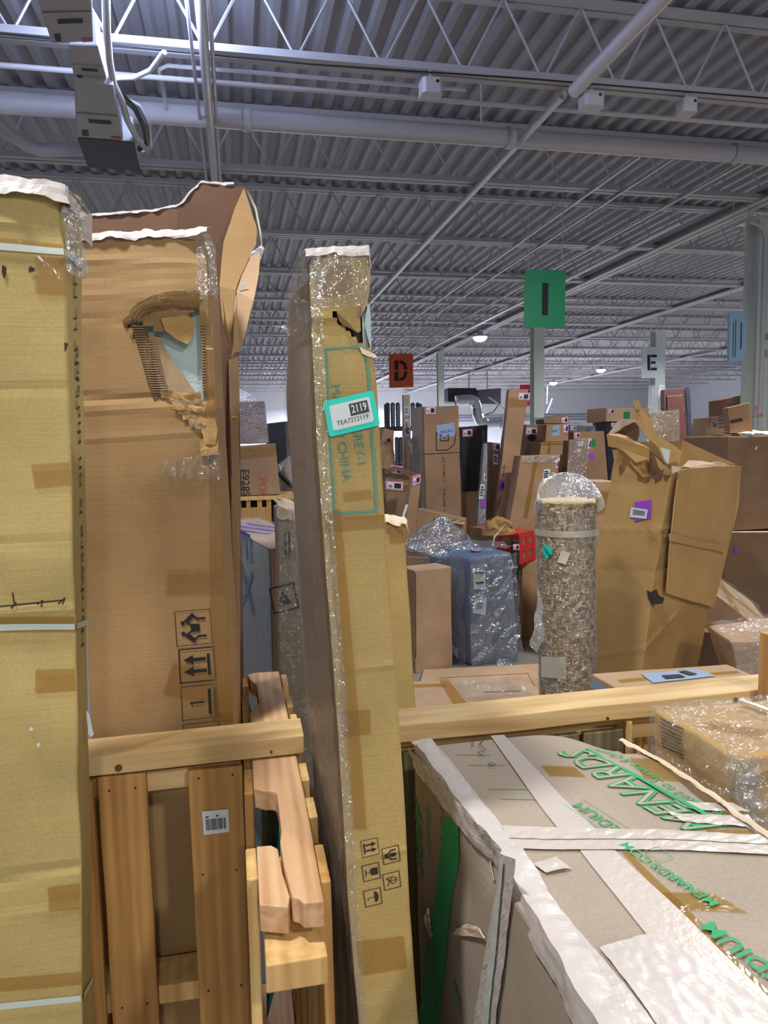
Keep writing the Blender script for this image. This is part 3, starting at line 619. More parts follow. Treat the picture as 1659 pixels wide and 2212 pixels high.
# ---- B: carton with the hole, behind the left rail
fy = 1.53
tl, tr, br, bl = PY(150, 516, fy), PY(447, 506, fy), PY(503, 1560, fy), PY(196, 1560, fy); bd = V((.017, .105, 0))
C = [ground(tl, bl), ground(tr, br), tr, tl]; C += [p+bd for p in C]
class _T: pass
HOLE = [(280, 700), (300, 692), (335, 712), (372, 720), (420, 668), (434, 660), (437, 700), (436, 780), (440, 862), (420, 872), (395, 858), (362, 846), (346, 838)]
tmp = _T(); 
def uvplane(C, px):   # pixel -> uv on the flat front face of B
    d = ray(*px); p = EYE+d*(fy/d.y); u = v = .5
    for _ in range(10):
        q = (C[0]*(1-u)+C[1]*u)*(1-v)+(C[3]*(1-u)+C[2]*u)*v; du = (C[1]-C[0])*(1-v)+(C[2]-C[3])*v; dv = (C[3]-C[0])*(1-u)+(C[2]-C[1])*u; e = p-q
        a_, b_, c_ = du.dot(du), du.dot(dv), dv.dot(dv); D = a_*c_-b_*b_; x = e.dot(du); y = e.dot(dv); u += (x*c_-y*b_)/D; v += (y*a_-x*b_)/D
    return u, v
gz = lambda y: PY(320, y, fy).z
B = Carton('tall_carton', 'tall brown carton with a torn hole showing white foam', 'carton', C, K_B, res=.011, amp=.005, freq=3, hole=('f', [uvplane(C, p) for p in HOLE]),
    creases=[(gz(568), .007, F_, 0), (gz(606), .006, -F_*.5, 0), (gz(640), .006, F_*.5, 0), (gz(692), .006, -F_*.6, 0), (gz(862), .008, -F_*1.4, 0), (gz(885), .010, F_*.9, 0), (gz(940), .007, F_*.6, .05)],
    dents=[(PY(447, 510, fy), .05, V((-.008, .012, -.008))), (PY(360, 650, fy), .07, V((0, -.018, 0))), (PY(300, 1250, fy), .12, V((0, .006, 0)))])
def bpoly(name, pts, mat, off, amp=.001, parent=None, thick=.0015):
    o = B.o; return sheet(name, [B.pt('f', *B.uv('f', *p), off=off) for p in pts], mat, parent or B.root, thick, amp, 40, 2)
foam = bpoly('foam_block', [(270, 640), (450, 640), (455, 900), (300, 900)], FOAM, -.022, .002)
bpoly('inner_liner', [(300, 705), (322, 722), (350, 728), (366, 765), (400, 810), (428, 852), (438, 872), (360, 872), (320, 800)], K_LIN, -.007)
bpoly('torn_flap', [(352, 690), (400, 682), (425, 690), (418, 730), (407, 742), (385, 732), (360, 716)], K_CR, .003, .003)
for i in range(9):   # crumpled plies bunched above the hole
    t = i/8; x0, y0 = 282+26*t, 690-4*t; pts = [(x0-14*(1-t), y0+8), (x0+16, y0-14-12*(1-t)), (330+12*t, 668-18*(1-t)), (380, 662-24*(1-t)+4*t), (434, 640+26*t-4)]
    P3 = [B.pt('f', *B.uv('f', *p), off=.006+.010*math.sin(math.pi*t)+.004*(i % 2)) for p in pts]
    rag('crumpled_ply', P3, (V((0, -.002, .0055)), V((0, .006, -.0055))), K_B if i % 2 else K_LIN, B.root, amp=.0014, freq=60, n=24, across=2, up=V((0, 0, 0)))
def flutes(pts, wid, n, name='torn_flutes'):   # exposed corrugation: a row of little ribs along a torn edge
    mb = MB(); segs = [(V((*pts[i], 0)), V((*pts[i+1], 0))) for i in range(len(pts)-1)]; tot = sum((b-a).length for a, b in segs)
    for k in range(n):
        t = tot*(k+.5)/n
        for a, b in segs:
            l = (b-a).length
            if t <= l: break
            t -= l
        p = a.lerp(b, t/l); w_ = wid*random.uniform(.75, 1.1); c = [(p.x, p.y-1.1), (p.x+w_, p.y-.6), (p.x+w_, p.y+.9), (p.x, p.y+.6)]
        q = [B.pt('f', *B.uv('f', *x), off=.0008) for x in c]; r = [B.pt('f', *B.uv('f', *x), off=.0042) for x in c]; mb.hexa([q[3], q[2], q[1], q[0], r[3], r[2], r[1], r[0]])
    return mb.build(name, K_LIN, B.root)
bpoly('torn_ply', [(284, 700), (318, 704), (332, 760), (345, 812), (352, 846), (335, 868), (322, 830), (306, 770)], plain('flute_gap_shade', s2l(104, 80, 54), .8), .001)  # backing ply darkened to paint the shade between the flutes
flutes([(285, 702), (306, 768), (322, 822), (335, 862)], 30, 30); flutes([(322, 728), (336, 790), (350, 845)], 14, 22); flutes([(437, 700), (440, 770), (440, 860)], 9, 26)
for i in range(7):
    y = 852+i*12; x0 = 350+i*12; rag('crumpled_ply', [B.pt('f', *B.uv('f', *p), off=.004+.002*(i % 3)) for p in ((x0, y), (x0+25, y+5+3*(i % 2)), (438+i*2, y+2+4*(i % 3)))], (V((0, 0, .006)), V((0, .002, -.008))), (K_CR, K_LIN)[i % 2], B.root, amp=.002, freq=60, n=16, across=3, up=V((0, -.001, 0)))
for q in ([(428, 905), (468, 905), (470, 965), (445, 960)], [(430, 952), (472, 945), (474, 985), (436, 985)]): bpoly('torn_ply', [(a, b) for a, b in q], K_CR, .006, .005)
B.quad('tape', 'f', [(352, 1030), (476, 1036), (478, 975), (352, 1000)], CLEAR, .006, (20, 10), wob=.012); B.quad('tape', 'f', [(358, 1280), (488, 1276), (484, 1226), (362, 1230)], TAPE, .003, (10, 4)); B.quad('tape', 'f', [(455, 1560), (500, 1560), (462, 700), (446, 700)], TAPE, .0022, (4, 40)); B.quad('tape', 'f', [(350, 1500), (470, 1520), (455, 1440), (372, 1430)], TAPE, .0015, (6, 6)); 0
B.quad('tape', 'f', [(425, 650), (452, 650), (447, 510), (430, 510)], CLEAR, .004, (4, 14), wob=.004)
B.icon('f', (417, 1354), .0375, 90, carry(), INKB); B.icon('f', (424, 1435), .0375, 90, arrows(), INKB); B.icon('f', (429, 1516), .0375, 90, stack1(), INKB); B.icon('f', (434, 1598), .0375, 90, frame(.035)+[disc(0, .1, .3)], INKB)
e0 = [PY(x, y, fy) for x, y in ((165, 512), (250, 512), (330, 510), (400, 506), (447, 500))]; rag('torn_edge', [p-B.o for p in e0], (V((0, -.006, -.006)), V((.004, .02, .014))), CRUM, B.root, amp=.004, freq=30, n=50)
rag('torn_edge', [p-B.o for p in (PY(440, 498, fy), PY(450, 512, fy), PY(458, 560, fy), PY(462, 640, fy))], (V((-.008, -.004, 0)), V((.008, .02, 0))), CLEAR, B.root, amp=.004, freq=40, n=30, up=V((0, 0, 0)))
# ---- C: opened carton behind B, flaps up
o = empty('open_carton', (-.15, 1.9, 0), 'tall opened carton with raised flaps behind the torn one', 'carton'); oo = o.location.copy(); q_ = lambda x, y, Y: PY(x, y, Y)
K_SHADE = card('kraft_dark_shaded', s2l(116, 86, 68))  # same kraft, darkened: shade inside the carton put into its colour
def csheet(name, pts, mat, **kw): return sheet(name, [q_(*p) for p in pts], mat, o, org=oo, **kw)
bz = [q_(x, y, 1.98) for x, y in ((150, 472), (250, 465), (330, 458), (384, 449), (408, 425), (432, 398), (470, 400), (532, 407))]; lo_ = [q_(513, 640, 1.98), q_(511, 1000, 1.98), V((-.03, 1.98, 0)), V((-.38, 1.98, 0))]
bp_ = lambda pts, extra=(): sheet('back_panel', [q_(x, y, 1.98) for x, y in pts]+list(extra), K_SHADE, o, .005, .0008, 5, 4, org=oo)
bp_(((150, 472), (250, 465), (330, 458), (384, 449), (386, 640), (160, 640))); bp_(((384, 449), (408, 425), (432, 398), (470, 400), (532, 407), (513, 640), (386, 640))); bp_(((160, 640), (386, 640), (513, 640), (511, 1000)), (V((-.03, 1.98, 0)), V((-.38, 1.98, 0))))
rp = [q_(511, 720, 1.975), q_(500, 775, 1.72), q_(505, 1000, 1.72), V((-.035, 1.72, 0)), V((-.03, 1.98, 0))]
sheet('side_panel', rp, K_SHADE, o, .005, .003, 5, 4, org=oo)
yf = lambda y, o=0: max(1.695, 1.965-.0011*(y-407))-o
csheet('raised_flap', [(x, y, yf(y)) for x, y in ((526, 407), (542, 450), (555, 497), (553, 530), (542, 549), (512, 560), (482, 528), (503, 465))], K_B, amp=.002)
csheet('raised_flap', [(x, y, yf(y)) for x, y in ((542, 549), (521, 595), (510, 628), (504, 700), (500, 762), (484, 705), (474, 620), (482, 528), (512, 560))], K_B, amp=.002)
csheet('hanging_flap', [(x, y, yf(y, .012)) for x, y in ((504, 764), (506, 700), (511, 631), (522, 597), (543, 556), (564, 547), (559, 592), (548, 650), (535, 707), (518, 758))], K_BG3, amp=.002)
csheet('side_strip', [(494, 778, 1.69), (516, 770, 1.69), (517, 1100, 1.69), (519, 1560, 1.69), (508, 1560, 1.69), (500, 1100, 1.69)], K_BG3, amp=.003)
o2 = [q_(x, y, 1.69) for x, y in ((494, 778), (500, 1100), (507, 1500))]; sheet('inner_fold', [o2[0], o2[1], o2[2], o2[2]+V((-.01, .12, 0)), o2[0]+V((-.01, .12, 0))], K_SHADE, o, .004, .003, 8, 3, org=oo)
MB().hexa([q_(x, y, 1.685)-oo for x, y in ((500, 903), (513, 903), (513, 898), (500, 898))]+[q_(x, y, 1.688)-oo for x, y in ((500, 903), (513, 903), (513, 898), (500, 898))]).build('yellow_tape', YELL, o)
rag('torn_edge', [q_(x, y, 1.98)-oo for x, y in ((150, 470), (250, 463), (330, 456), (384, 447), (408, 423), (432, 396), (505, 399))], (V((0, -.006, -.003)), V((0, .008, .004))), CRUM, o, amp=.003, freq=40, n=50)
MB().tube([q_(x, y, 1.9)-oo for x, y in ((534, 412), (552, 450), (562, 500), (566, 545), (560, 562))], .003, 6).build('plastic_strap', CREAM, o, smooth=True)
csheet('torn_film', [(542, 545, 1.80), (566, 528, 1.80), (574, 534, 1.80), (568, 556, 1.80), (556, 600, 1.79), (552, 640, 1.78), (546, 600, 1.79)], MILKY, thick=0, amp=.008)
csheet('torn_film', [(514, 622, 1.70), (530, 606, 1.70), (534, 614, 1.70), (520, 628, 1.70)], CRUM, thick=0, amp=.004)
# ---- D: the slim carton in the middle
fy = .97
tl, tr, br, bl = PY(657, 545, fy), PY(797, 543, fy), PY(903, 2212, fy), PY(771, 2212, fy); dd = V((0, .52, 0)); C = [ground(tl, bl), ground(tr, br), tr, tl]; C += [p+dd for p in C]
dz = lambda y: PY(760, y, fy).z
HD = [(722, 676), (735, 694), (752, 706), (768, 722), (786, 720), (790, 745), (804, 752), (802, 700), (806, 655), (790, 662)]
def uvD(px):
    d = ray(*px); p = EYE+d*(fy/d.y); u = v = .5
    for _ in range(10):
        q = (C[0]*(1-u)+C[1]*u)*(1-v)+(C[3]*(1-u)+C[2]*u)*v; du = (C[1]-C[0])*(1-v)+(C[2]-C[3])*v; dv = (C[3]-C[0])*(1-u)+(C[2]-C[1])*u; e = p-q
        a_, b_, c_ = du.dot(du), du.dot(dv), dv.dot(dv); D = a_*c_-b_*b_; x = e.dot(du); y = e.dot(dv); u += (x*c_-y*b_)/D; v += (y*a_-x*b_)/D
    return u, v
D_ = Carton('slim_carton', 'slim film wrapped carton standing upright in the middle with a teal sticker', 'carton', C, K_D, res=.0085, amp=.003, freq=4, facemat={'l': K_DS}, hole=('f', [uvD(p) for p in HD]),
    creases=[(dz(668), .006, F_*1.2, .1), (dz(690), .008, V((0, .006, 0)), .1), (dz(1440), .006, F_*.4, 0), (dz(1850), .005, F_*.5, .1)],
    dents=[(PY(640, 690, 1.1), .085, V((.030, 0, 0))), (PY(657, 545, fy), .03, V((.005, .004, -.004))), (PY(608, 690, 1.45), .10, V((.012, -.02, -.035))), (PY(800, 700, fy), .04, V((-.012, .006, 0))), (PY(660, 1040, 1.2), .08, V((.006, 0, 0))), (PY(690, 1400, 1.2), .10, V((.006, 0, 0)))])
def dpoly(name, pts, mat, off, amp=.001, thick=.0012): return sheet(name, [D_.pt('f', *D_.uv('f', *p), off=off) for p in pts], mat, D_.root, thick, amp, 40, 2)
dpoly('foam_sheet', [(790, 650), (812, 655), (812, 762), (796, 758)], FOAM, -.010); dpoly('inner_shade', [(715, 670), (795, 660), (797, 760), (760, 745)], plain('hollow_shade', s2l(58, 46, 38), .8), -.016)  # dark sheet stands in for the shade inside the hole
dpoly('torn_flap', [(728, 676), (790, 660), (793, 716), (785, 720), (770, 712), (752, 704), (738, 694)], K_D, .003, .004); dpoly('torn_flap', [(786, 748), (816, 762), (820, 772), (800, 768), (790, 764)], K_EDGE, .004, .003); dpoly('torn_flap', [(776, 690), (794, 664), (806, 658), (800, 676), (790, 690)], K_LIN, .009, .004)
D_.put('teal_frame', 'f', D_.uv('f', 752, 930), 0, [], TEALINK) if 0 else None
fr = [(700, 756), (790, 750), (811, 1108), (722, 1112)]
for i, (a, b, wpx) in enumerate(((0, 1, 5), (1, 2, 6), (3, 2, 6), (0, 3, 5))):
    (x1, y1), (x2, y2) = fr[a], fr[b]; q = [(x1, y1), (x2, y2), (x2, y2-wpx), (x1, y1-wpx)] if i in (0, 2) else [(x1, y1), (x1+wpx, y1), (x2+wpx, y2), (x2, y2)]
    D_.quad('printed_frame', 'f', q, TEALINK, .0012, (1, 24) if i in (1, 3) else (8, 1))
D_.text('f', (737, 935), 'MADE IN CHINA', .0185, TEALINK, rot=-86.5, sx=.98, name='printed_text'); D_.text('f', (776, 962), 'GREY-1', .0185, TEALINK, rot=-86.5, sx=.98, name='printed_text')
rr = [( .034*sx+.003*cx, .0215*sy+.003*cy) for sx, sy, cx, cy in ((1, 1, 1, 0), (1, 1, 0, 1), (-1, 1, 0, 1), (-1, 1, -1, 0), (-1, -1, -1, 0), (-1, -1, 0, -1), (1, -1, 0, -1), (1, -1, 1, 0))]
uc = D_.uv('f', 759, 893); rt = math.radians(8.5); st = D_.put('sticker', 'f', uc, rt, [rr], TEALL, .004); tag(st, 'bright teal sticker with a white panel')
D_.put('sticker_panel', 'f', uc, rt, [[(x*.80, y*.70) for x, y in rr]], WHITE, .0046, st); D_.put('number_field', 'f', uc, rt, [rect(-.0015, -.003, .0255, .0135)], plain('slate', s2l(62, 70, 74), .6), .0052, st)
v_, f_ = text2d('2119', 0, .02); D_.put('lettering', 'f', uc, rt, None, WHITE, .0058, st, ([(x*.0112+.012, y*.0150+.0052) for x, y in v_], f_))
v_, f_ = text2d('TEA7212119'); D_.put('lettering', 'f', uc, rt, None, plain('slate', s2l(62, 70, 74), .6), .0054, st, ([(x*.0088, y*.0088-.0087) for x, y in v_], f_))
for px, ic in (((799, 1829), arrows()), ((844, 1846), hands()), ((802, 1882), glass()), ((846, 1901), nohook()), ((806, 1936), umbrella())): D_.icon('f', px, .0128, -86, ic, INK)
for q in ([(703, 1150), (840, 1140), (832, 1112), (700, 1112)], [(695, 640), (762, 636), (755, 570), (682, 572)], [(762, 1790), (792, 1790), (738, 1100), (706, 1100)], [(778, 2105), (880, 2090), (872, 2020), (768, 2030)], [(745, 1085), (810, 1078), (800, 1058), (742, 1064)], [(738, 1590), (800, 1585), (797, 1530), (736, 1536)]):
    D_.quad('tape', 'f', q, TAPE, .0022, (6, 10))
D_.quad('stretch_film', 'f', [(772, 2212), (790, 2212), (684, 545), (657, 545)], CLEAR, .003, (4, 120), wob=.004); D_.quad('stretch_film', 'f', [(672, 668), (800, 660), (796, 548), (660, 548)], CLEAR, .003, (20, 14), wob=.004)
D_.wrap('stretch_film', 'l', CLEAR, .003, .0035, .02, 22)
rag('crumpled_film', [p-D_.o for p in (PY(657, 545, fy), PY(700, 540, fy), PY(750, 538, fy), PY(797, 540, fy), PY(800, 575, fy))], (V((0, -.004, -.008)), V((0, .04, .006))), CRUM, D_.root, amp=.003, freq=40, n=50)
rag('crumpled_film', [PX(x, y, D_.o.x+.002)-D_.o if 0 else p-D_.o for p in [PY(658, 550, .972), PY(648, 585, 1.02), PY(640, 620, 1.08), PY(640, 665, 1.12), PY(668, 672, .98)]], (V((-.004, 0, .012)), V((.004, .02, -.012))), CLEAR, D_.root, amp=.005, freq=36, n=40)
sheet('film_tail', [PY(x, y, 1.35)-D_.o for x, y in ((596, 708), (618, 702), (625, 715), (627, 730), (621, 722), (612, 709))], MILKY, D_.root, 0, .004)
# ---- E / F: cartons right behind the slim one
Ec = Carton('carton', 'worn carton right behind the slim one with a white torn top', 'carton', quadbox([(770, 1128), (872, 1132), (897, 1500), (800, 1500)], 1.86, .16), K_D, res=.05, amp=.004, creases=[(PY(860, 1150, 1.86).z, .01, F_, 0)])
rag('torn_edge', [PY(x, y, 1.86)-Ec.o for x, y in ((775, 1124), (830, 1124), (858, 1128), (875, 1130), (880, 1142))], (V((0, -.012, -.006)), V((.01, .05, .010))), K_EDGE, Ec.root, amp=.007, freq=34, n=40)
Ec.quad('tape', 'f', [(840, 1175), (874, 1172), (872, 1140), (838, 1140)], TAPE, .002, (4, 4))
Fc = Carton('carton', 'grey film wrapped carton between the slim carton and the green wrapped one', 'carton', quadbox([(599, 1102), (700, 1100), (712, 1560), (610, 1560)], 2.12, .20), K_MEN, res=.04, amp=.006, facemat={'l': K_BG3})
Fc.wrap('stretch_film', 'f', CLEAR, .006, .006, .03); rag('torn_edge', [PY(x, y, 2.12)-Fc.o for x, y in ((600, 1095), (625, 1098), (650, 1110), (700, 1105))], (V((0, -.01, -.03)), V((0, .12, .016))), K_EDGE, Fc.root, amp=.010, freq=24, n=30)
Fc.put('symbol', 'f', Fc.uv('f', 615, 1290), .2, frame(.1) and [[(x*.04, y*.04) for x, y in p] for p in frame(.14)+[[(-.5, -.5), (.5, -.5), (0, .6)]]], INK, .004)
for x in (613, 621): Fc.quad('printed_line', 'f', [(x+2, 1200), (x+6, 1200), (x+5, 1150), (x+1, 1150)], INK, .003, (1, 2))
Gc = Carton('carton', 'carton wrapped in dark green film with purple print beside the raised flaps', 'carton', topbox((581, 1184), (470, 1127), (690, 1168), 1.24, 1.24), GREENF, res=.06, amp=.004, facemat={'t': K_BG3, 'r': K_BG2})
Gc.wrap('stretch_film', 'ft', CLEAR, .006, .006, .04); Gc.text('f', (532, 1232), 'EX', .30, plain('ink_purple', s2l(74, 54, 160), .6), rot=-90, sx=1.0, bold=.0, off=.004)
Gc.put('purple_marks', 't', Gc.uv('t', 550, 1142), .3, stroke([(-.25, 0), (.2, .02)], .03)+stroke([(-.2, .08), (.25, .08)], .02)+stroke([(-.1, -.07), (.22, -.06)], .025), plain('ink_purple2', s2l(150, 110, 220), .6), .003)
# ================================================================== PALLETS AND RAILS
r_ = empty('timber_rail', (-.2, 1.44, .978), 'weathered timber rail lying across the left pallet under the torn carton', 'timber'); board('plank', -.50, .112, 1.395, 1.492, .9785, 1.016, WX, r_, V((-.2, 1.44, .978)))
for x in (-.245, .045): MB().tube([(x+.2, -.0475, .012), (x+.2, -.044, .012)], (.003 if x > 0 else .007), 10).build('knot', plain('knot_brown', s2l(112, 70, 40), .7), r_)
rr_ = empty('timber_rail', (.8, 1.44, .978), 'long pale timber rail right of the slim carton with a knot near its end', 'timber'); board('plank', .235, 1.62, 1.395, 1.492, .9785, 1.016, WX, rr_, V((.8, 1.44, .978)))
MB().tube([(.30, -.0475, .020), (.30, -.044, .020)], .0055, 10).build('knot', plain('knot_brown', s2l(112, 70, 40), .7), rr_); MB().tube([(-.02, -.0475, .008), (-.02, -.044, .008)], .003, 8).build('nail_hole', INK, rr_)
pl = empty('wooden_pallet', (-.2, 1.42, 0), 'standing pallet at the lower left with a barcode on a wide slat', 'pallet'); po = pl.location.copy()
slats = [(-.50, -.395), (-.388, -.296), (-.285, -.197), (-.118, -.0125)]
SL = [board('slat', a, b, 1.398, 1.417, .02, .972-.006*(i % 2), WZ, pl, po) for i, (a, b) in enumerate(slats)]
for z in (.925, .47, .03): board('stringer', -.50, -.016, 1.418, 1.507, z, z+.04, WX if z != .47 else WCR, pl, po)
def nails(par, x0, x1, y, zs, org):
    for z in zs:
        for x in (x0+.02, x1-.02): MB().tube([V((x, y-.0012, z))-org, V((x, y+.002, z))-org], .0022, 6).build('nail', INK, par)
nails(pl, -.285, -.197, 1.398, (.945, .495), po); nails(pl, -.118, -.0125, 1.398, (.95, .50, .75), po)
lb = MB(); c = [PY(x, y, 1.3955)-po for x, y in ((440, 1804), (496, 1797), (493, 1748), (436, 1753))]; lbo = lb.quad(*c).build('paper_label', WHITE, pl)
f = lambda u, v: (c[0]*(1-u)+c[1]*u)*(1-v)+(c[3]*(1-u)+c[2]*u)*v+V((0, -.0008, 0)); bm_ = MB(); x = .12; rn = random.Random(5)
while x < .88: w_ = rn.uniform(.012, .04); bm_.quad(f(x, .18), f(x+w_, .18), f(x+w_, .66), f(x, .66)); x += w_+rn.uniform(.012, .03)
bm_.quad(f(.12, .72), f(.24, .72), f(.24, .78), f(.12, .78)); bm_.quad(f(.52, .74), f(.62, .74), f(.62, .8), f(.52, .8)); bm_.build('barcode', INKB, lbo)
# pallet seen end on
p2 = empty('wooden_pallet', (.05, 1.42, 0), 'pallet standing edge on with a notched split top beam beside the slim carton', 'pallet'); qo = p2.location.copy()
arc = lambda cx, cy, r, a0, a1, n=6: [(cx+r*math.cos(math.radians(a0+(a1-a0)*i/n)), cy+r*math.sin(math.radians(a0+(a1-a0)*i/n))) for i in range(n+1)]
main_ = [(.052, .945), (.060, .940), (.066, .928), (.094, .925), (.096, 1.2), (.094, 1.6), (.092, 1.955), (.03, 1.96), (.006, 1.95), (.012, 1.90), (.028, 1.86), (.03, 1.72), (.016, 1.69), (.007, 1.66), (.007, 1.28)]+arc(.030, 1.245, .018, 100, 0)+[(.048, 1.12), (.044, 1.09), (.046, 1.02)]
prism('top_beam', main_, .937, .975, WY, p2, qo, .002)
prism('split_piece', [(.007, .952), (.045, .938), (.050, .960), (.043, 1.02), (.040, 1.085), (.030, 1.098), (.007, 1.10)], .925, .966, WY, p2, qo, .002)
board('lower_block', .012, .094, .900, 1.15, .872, .914, WCR, p2, qo); board('bottom_beam', .007, .095, 1.30, 1.95, .02, .058, WY, p2, qo)
for i, (a, b) in enumerate(((1.03, 1.115), (1.275, 1.375), (1.52, 1.61), (1.72, 1.80), (1.87, 1.94))): board('deck_board', -.0105, .0065, a, b, .02, .955 if i == 0 else .968, WCR if i == 0 else WZ, p2, qo)
for i, (a, b) in enumerate(((.985, 1.085), (1.165, 1.235), (1.30, 1.375), (1.515, 1.60), (1.69, 1.77), (1.86, 1.94))): board('deck_board', .0965, .112, a, b, .02, (.985, .968, .97)[i % 3] if i else .965, WCR if i else WZ, p2, qo)
# teal film between the pallets and the green carton
sheet('teal_film', [V((.02, 1.56, .70)), V((.045, 1.10, .80)), V((.05, 1.26, .90)), V((.045, 1.40, .885)), V((.045, 1.75, .90)), V((.02, 1.75, .5)), V((.02, 1.3, .5))], TEALF, None, .002, .006, 9, 4)
tf = bpy.data.objects['teal_film']; tag(tf, 'crumpled dark teal plastic film stuffed inside the split pallet', 'plastic film')
t2 = sheet('teal_film', [PY(x, y, 2.02) for x, y in ((507, 1400), (516, 1392), (520, 1402), (518, 1440), (528, 1500), (545, 1580), (520, 1580), (512, 1480))], TEALF, None, .002, .01, 12, 3); tag(t2, 'teal plastic film strip hanging beside the opened carton', 'plastic film')
# right pallet, weathered
p3 = empty('wooden_pallet', (.7, 1.42, 0), 'grey weathered pallet standing under the long right rail', 'pallet'); ro = p3.location.copy()
for i, (a, b) in enumerate(((870, 1000), (1008, 1112), (1118, 1252), (1262, 1348))):
    xa, xb = PY(a, 1595, 1.40).x, PY(b, 1595, 1.40).x; board('slat', xa, xb, 1.398, 1.416, .02, .955, WG, p3, ro)
xa = PY(1352, 1600, 1.40).x; board('post', xa, xa+.014, 1.396, 1.44, .02, .972, WCR, p3, ro)
for z in (.91, .45, .03): board('stringer', .31, 1.55, 1.442, 1.51, z, z+.04, WX, p3, ro)
for a, b in ((1366, 1376), (1381, 1390)): xa, xb = PY(a, 1600, 1.53).x, PY(b, 1600, 1.53).x; board('back_slat', xa, xb, 1.512, 1.528, .02, .95, WCR, p3, ro)
xa = PY(1653.5, 1450, 1.36).x; pu = empty('timber_post', (xa+.02, 1.362, 0), 'upright timber post cut off by the right edge', 'timber'); board('post', xa, xa+.04, 1.345, 1.383, 0, PY(1655, 1370, 1.36).z, WZ, pu, pu.location.copy())
# ================================================================== THE LONG MENDED CARTON (lower right)
zt = 1.03; x0 = .328; x1 = .722; y0 = .50; y1 = 1.262
C = [V((x0+.01, y0, 0)), V((x1, y0, 0)), V((x1, y0, zt)), V((x0, y0, zt)), V((x0-.012, y1, 0)), V((x1, y1, 0)), V((x1, y1, zt)), V((x0-.022, y1, zt))]
M_ = Carton('mended_carton', 'greyish carton with green lettering mended with pale tape, lower right', 'carton', C, K_MEN, res=.013, amp=.004, freq=4, bevel=.006,
    dents=[(V((x0, .885, zt)), .035, V((.012, 0, -.004))), (V((x1, 1.262, zt)), .09, V((-.02, -.05, -.03))), (V((x1-.01, .98, zt)), .10, V((-.008, 0, -.008))), (V((x0, 1.0, .93)), .05, V((.010, 0, 0))), (V((x0+.19, 1.05, zt)), .2, V((0, 0, -.004))), (V((x0, .72, zt)), .07, V((.006, 0, -.012)))])
M_.quad('paper_tape', 't', [(1213, 1800), (1299, 1804), (1089, 1588), (1060, 1590)], WTAPE, .002, (4, 26)); M_.quad('paper_tape', 't', [(1542, 2210), (1711, 2210), (1330, 1838), (1250, 1832)], WTAPE, .002, (4, 26))
M_.quad('paper_tape', 't', [(1092, 1832), (1700, 1850), (1700, 1818), (1092, 1800)], WTAPE, .003, (30, 3), wob=.001); M_.quad('paper_tape', 't', [(1090, 1812), (1700, 1826), (1700, 1806), (1085, 1786)], WTAPE, .0042, (30, 3), wob=.0014)
M_.quad('paper_tape', 't', [(1345, 2300), (1480, 2300), (1120, 1845), (1085, 1842)], CRUM, .0025, (10, 60), wob=.0016); M_.quad('paper_tape', 't', [(1060, 1790), (1098, 1800), (930, 1596), (888, 1604)], CRUM, .0025, (6, 30), wob=.0016)
M_.quad('paper_tape', 't', [(1180, 1888), (1235, 1880), (1200, 1852), (1150, 1868)], WTAPE, .004, (5, 4), wob=.002); M_.quad('torn_paper', 't', [(1480, 1775), (1640, 1785), (1620, 1756), (1450, 1754)], WTAPE, .003, (10, 4), wob=.002); M_.quad('torn_paper', 't', [(1500, 1742), (1620, 1748), (1590, 1728), (1465, 1722)], WTAPE, .003, (10, 4), wob=.002)
M_.quad('crumpled_tape', 't', [(1480, 2300), (1840, 2300), (1420, 2020), (1290, 2045)], CRUM, .003, (40, 40), wob=.0014)
for q in ([(1190, 1674), (1268, 1676), (1240, 1654), (1170, 1652)], [(1400, 1675), (1480, 1680), (1430, 1632), (1360, 1628)], [(1540, 1806), (1650, 1808), (1625, 1786), (1525, 1786)], [(1450, 1970), (1615, 1978), (1545, 1936), (1432, 1932)], [(1640, 2160), (1672, 2160), (1362, 1842), (1344, 1842)]): M_.quad('tape', 't', q, TAPE, .0015, (8, 6))
# printing on the lid
gv, gf = text2d('MENARDS', .25, .035); lv, lf = text2d('MENARDS', .25, -.012)
uc = M_.uv('t', 1375, 1696); a1 = PZ(1520, 1785, zt); a2 = PZ(1228, 1612, zt); ang = math.atan2(a2.y-a1.y, a2.x-a1.x); Ln = (a2-a1).length; wt_ = max(x for x, y in gv)-min(x for x, y in gv); sc_ = Ln/wt_
lg = M_.put('printed_logo', 't', uc, ang, None, GREENINK, .0022, None, ([(x*sc_, y*sc_*1.35) for x, y in gv], gf)); M_.put('logo_fill', 't', uc, ang, None, K_MEN, .003, lg, ([(x*sc_-.001, y*sc_*1.35+.0035) for x, y in lv], lf))
M_.put('logo_underline', 't', M_.uv('t', 1400, 1682), ang, [rect(-Ln*.52, -.007, Ln*.5, .004)], GREENINK, .0020, lg)
M_.text('t', (1418, 1672), 'Dedicated to Service & Quality', .030, GREENINK, rot=math.degrees(ang), shear=.25, off=.0026, sx=.82, name='printed_text')
M_.text('t', (1300, 1770), 'MEDIUM', .030, GREENINK, rot=math.degrees(ang), off=.0026, name='printed_text'); M_.put('printed_frame', 't', M_.uv('t', 1300, 1770), ang, [rect(-.065, -.019, .065, -.0182), rect(-.065, .018, .065, .0188)], GREENINK, .0022)
M_.text('t', (1440, 1890), 'MENARDS.COM', .022, GREENINK, rot=math.degrees(ang), bold=.01, off=.0036, name='printed_text'); M_.text('t', (1622, 2078), 'MEDIUM', .032, GREENINK, rot=math.degrees(ang), bold=.01, off=.0046, name='printed_text')
M_.put('printed_frame', 't', M_.uv('t', 1425, 1850), ang, [rect(-.014, -.012, .014, -.0112), rect(-.014, .0112, .014, .012), rect(-.014, -.012, -.0132, .012), rect(.0132, -.012, .014, .012)], GREENINK, .0036)
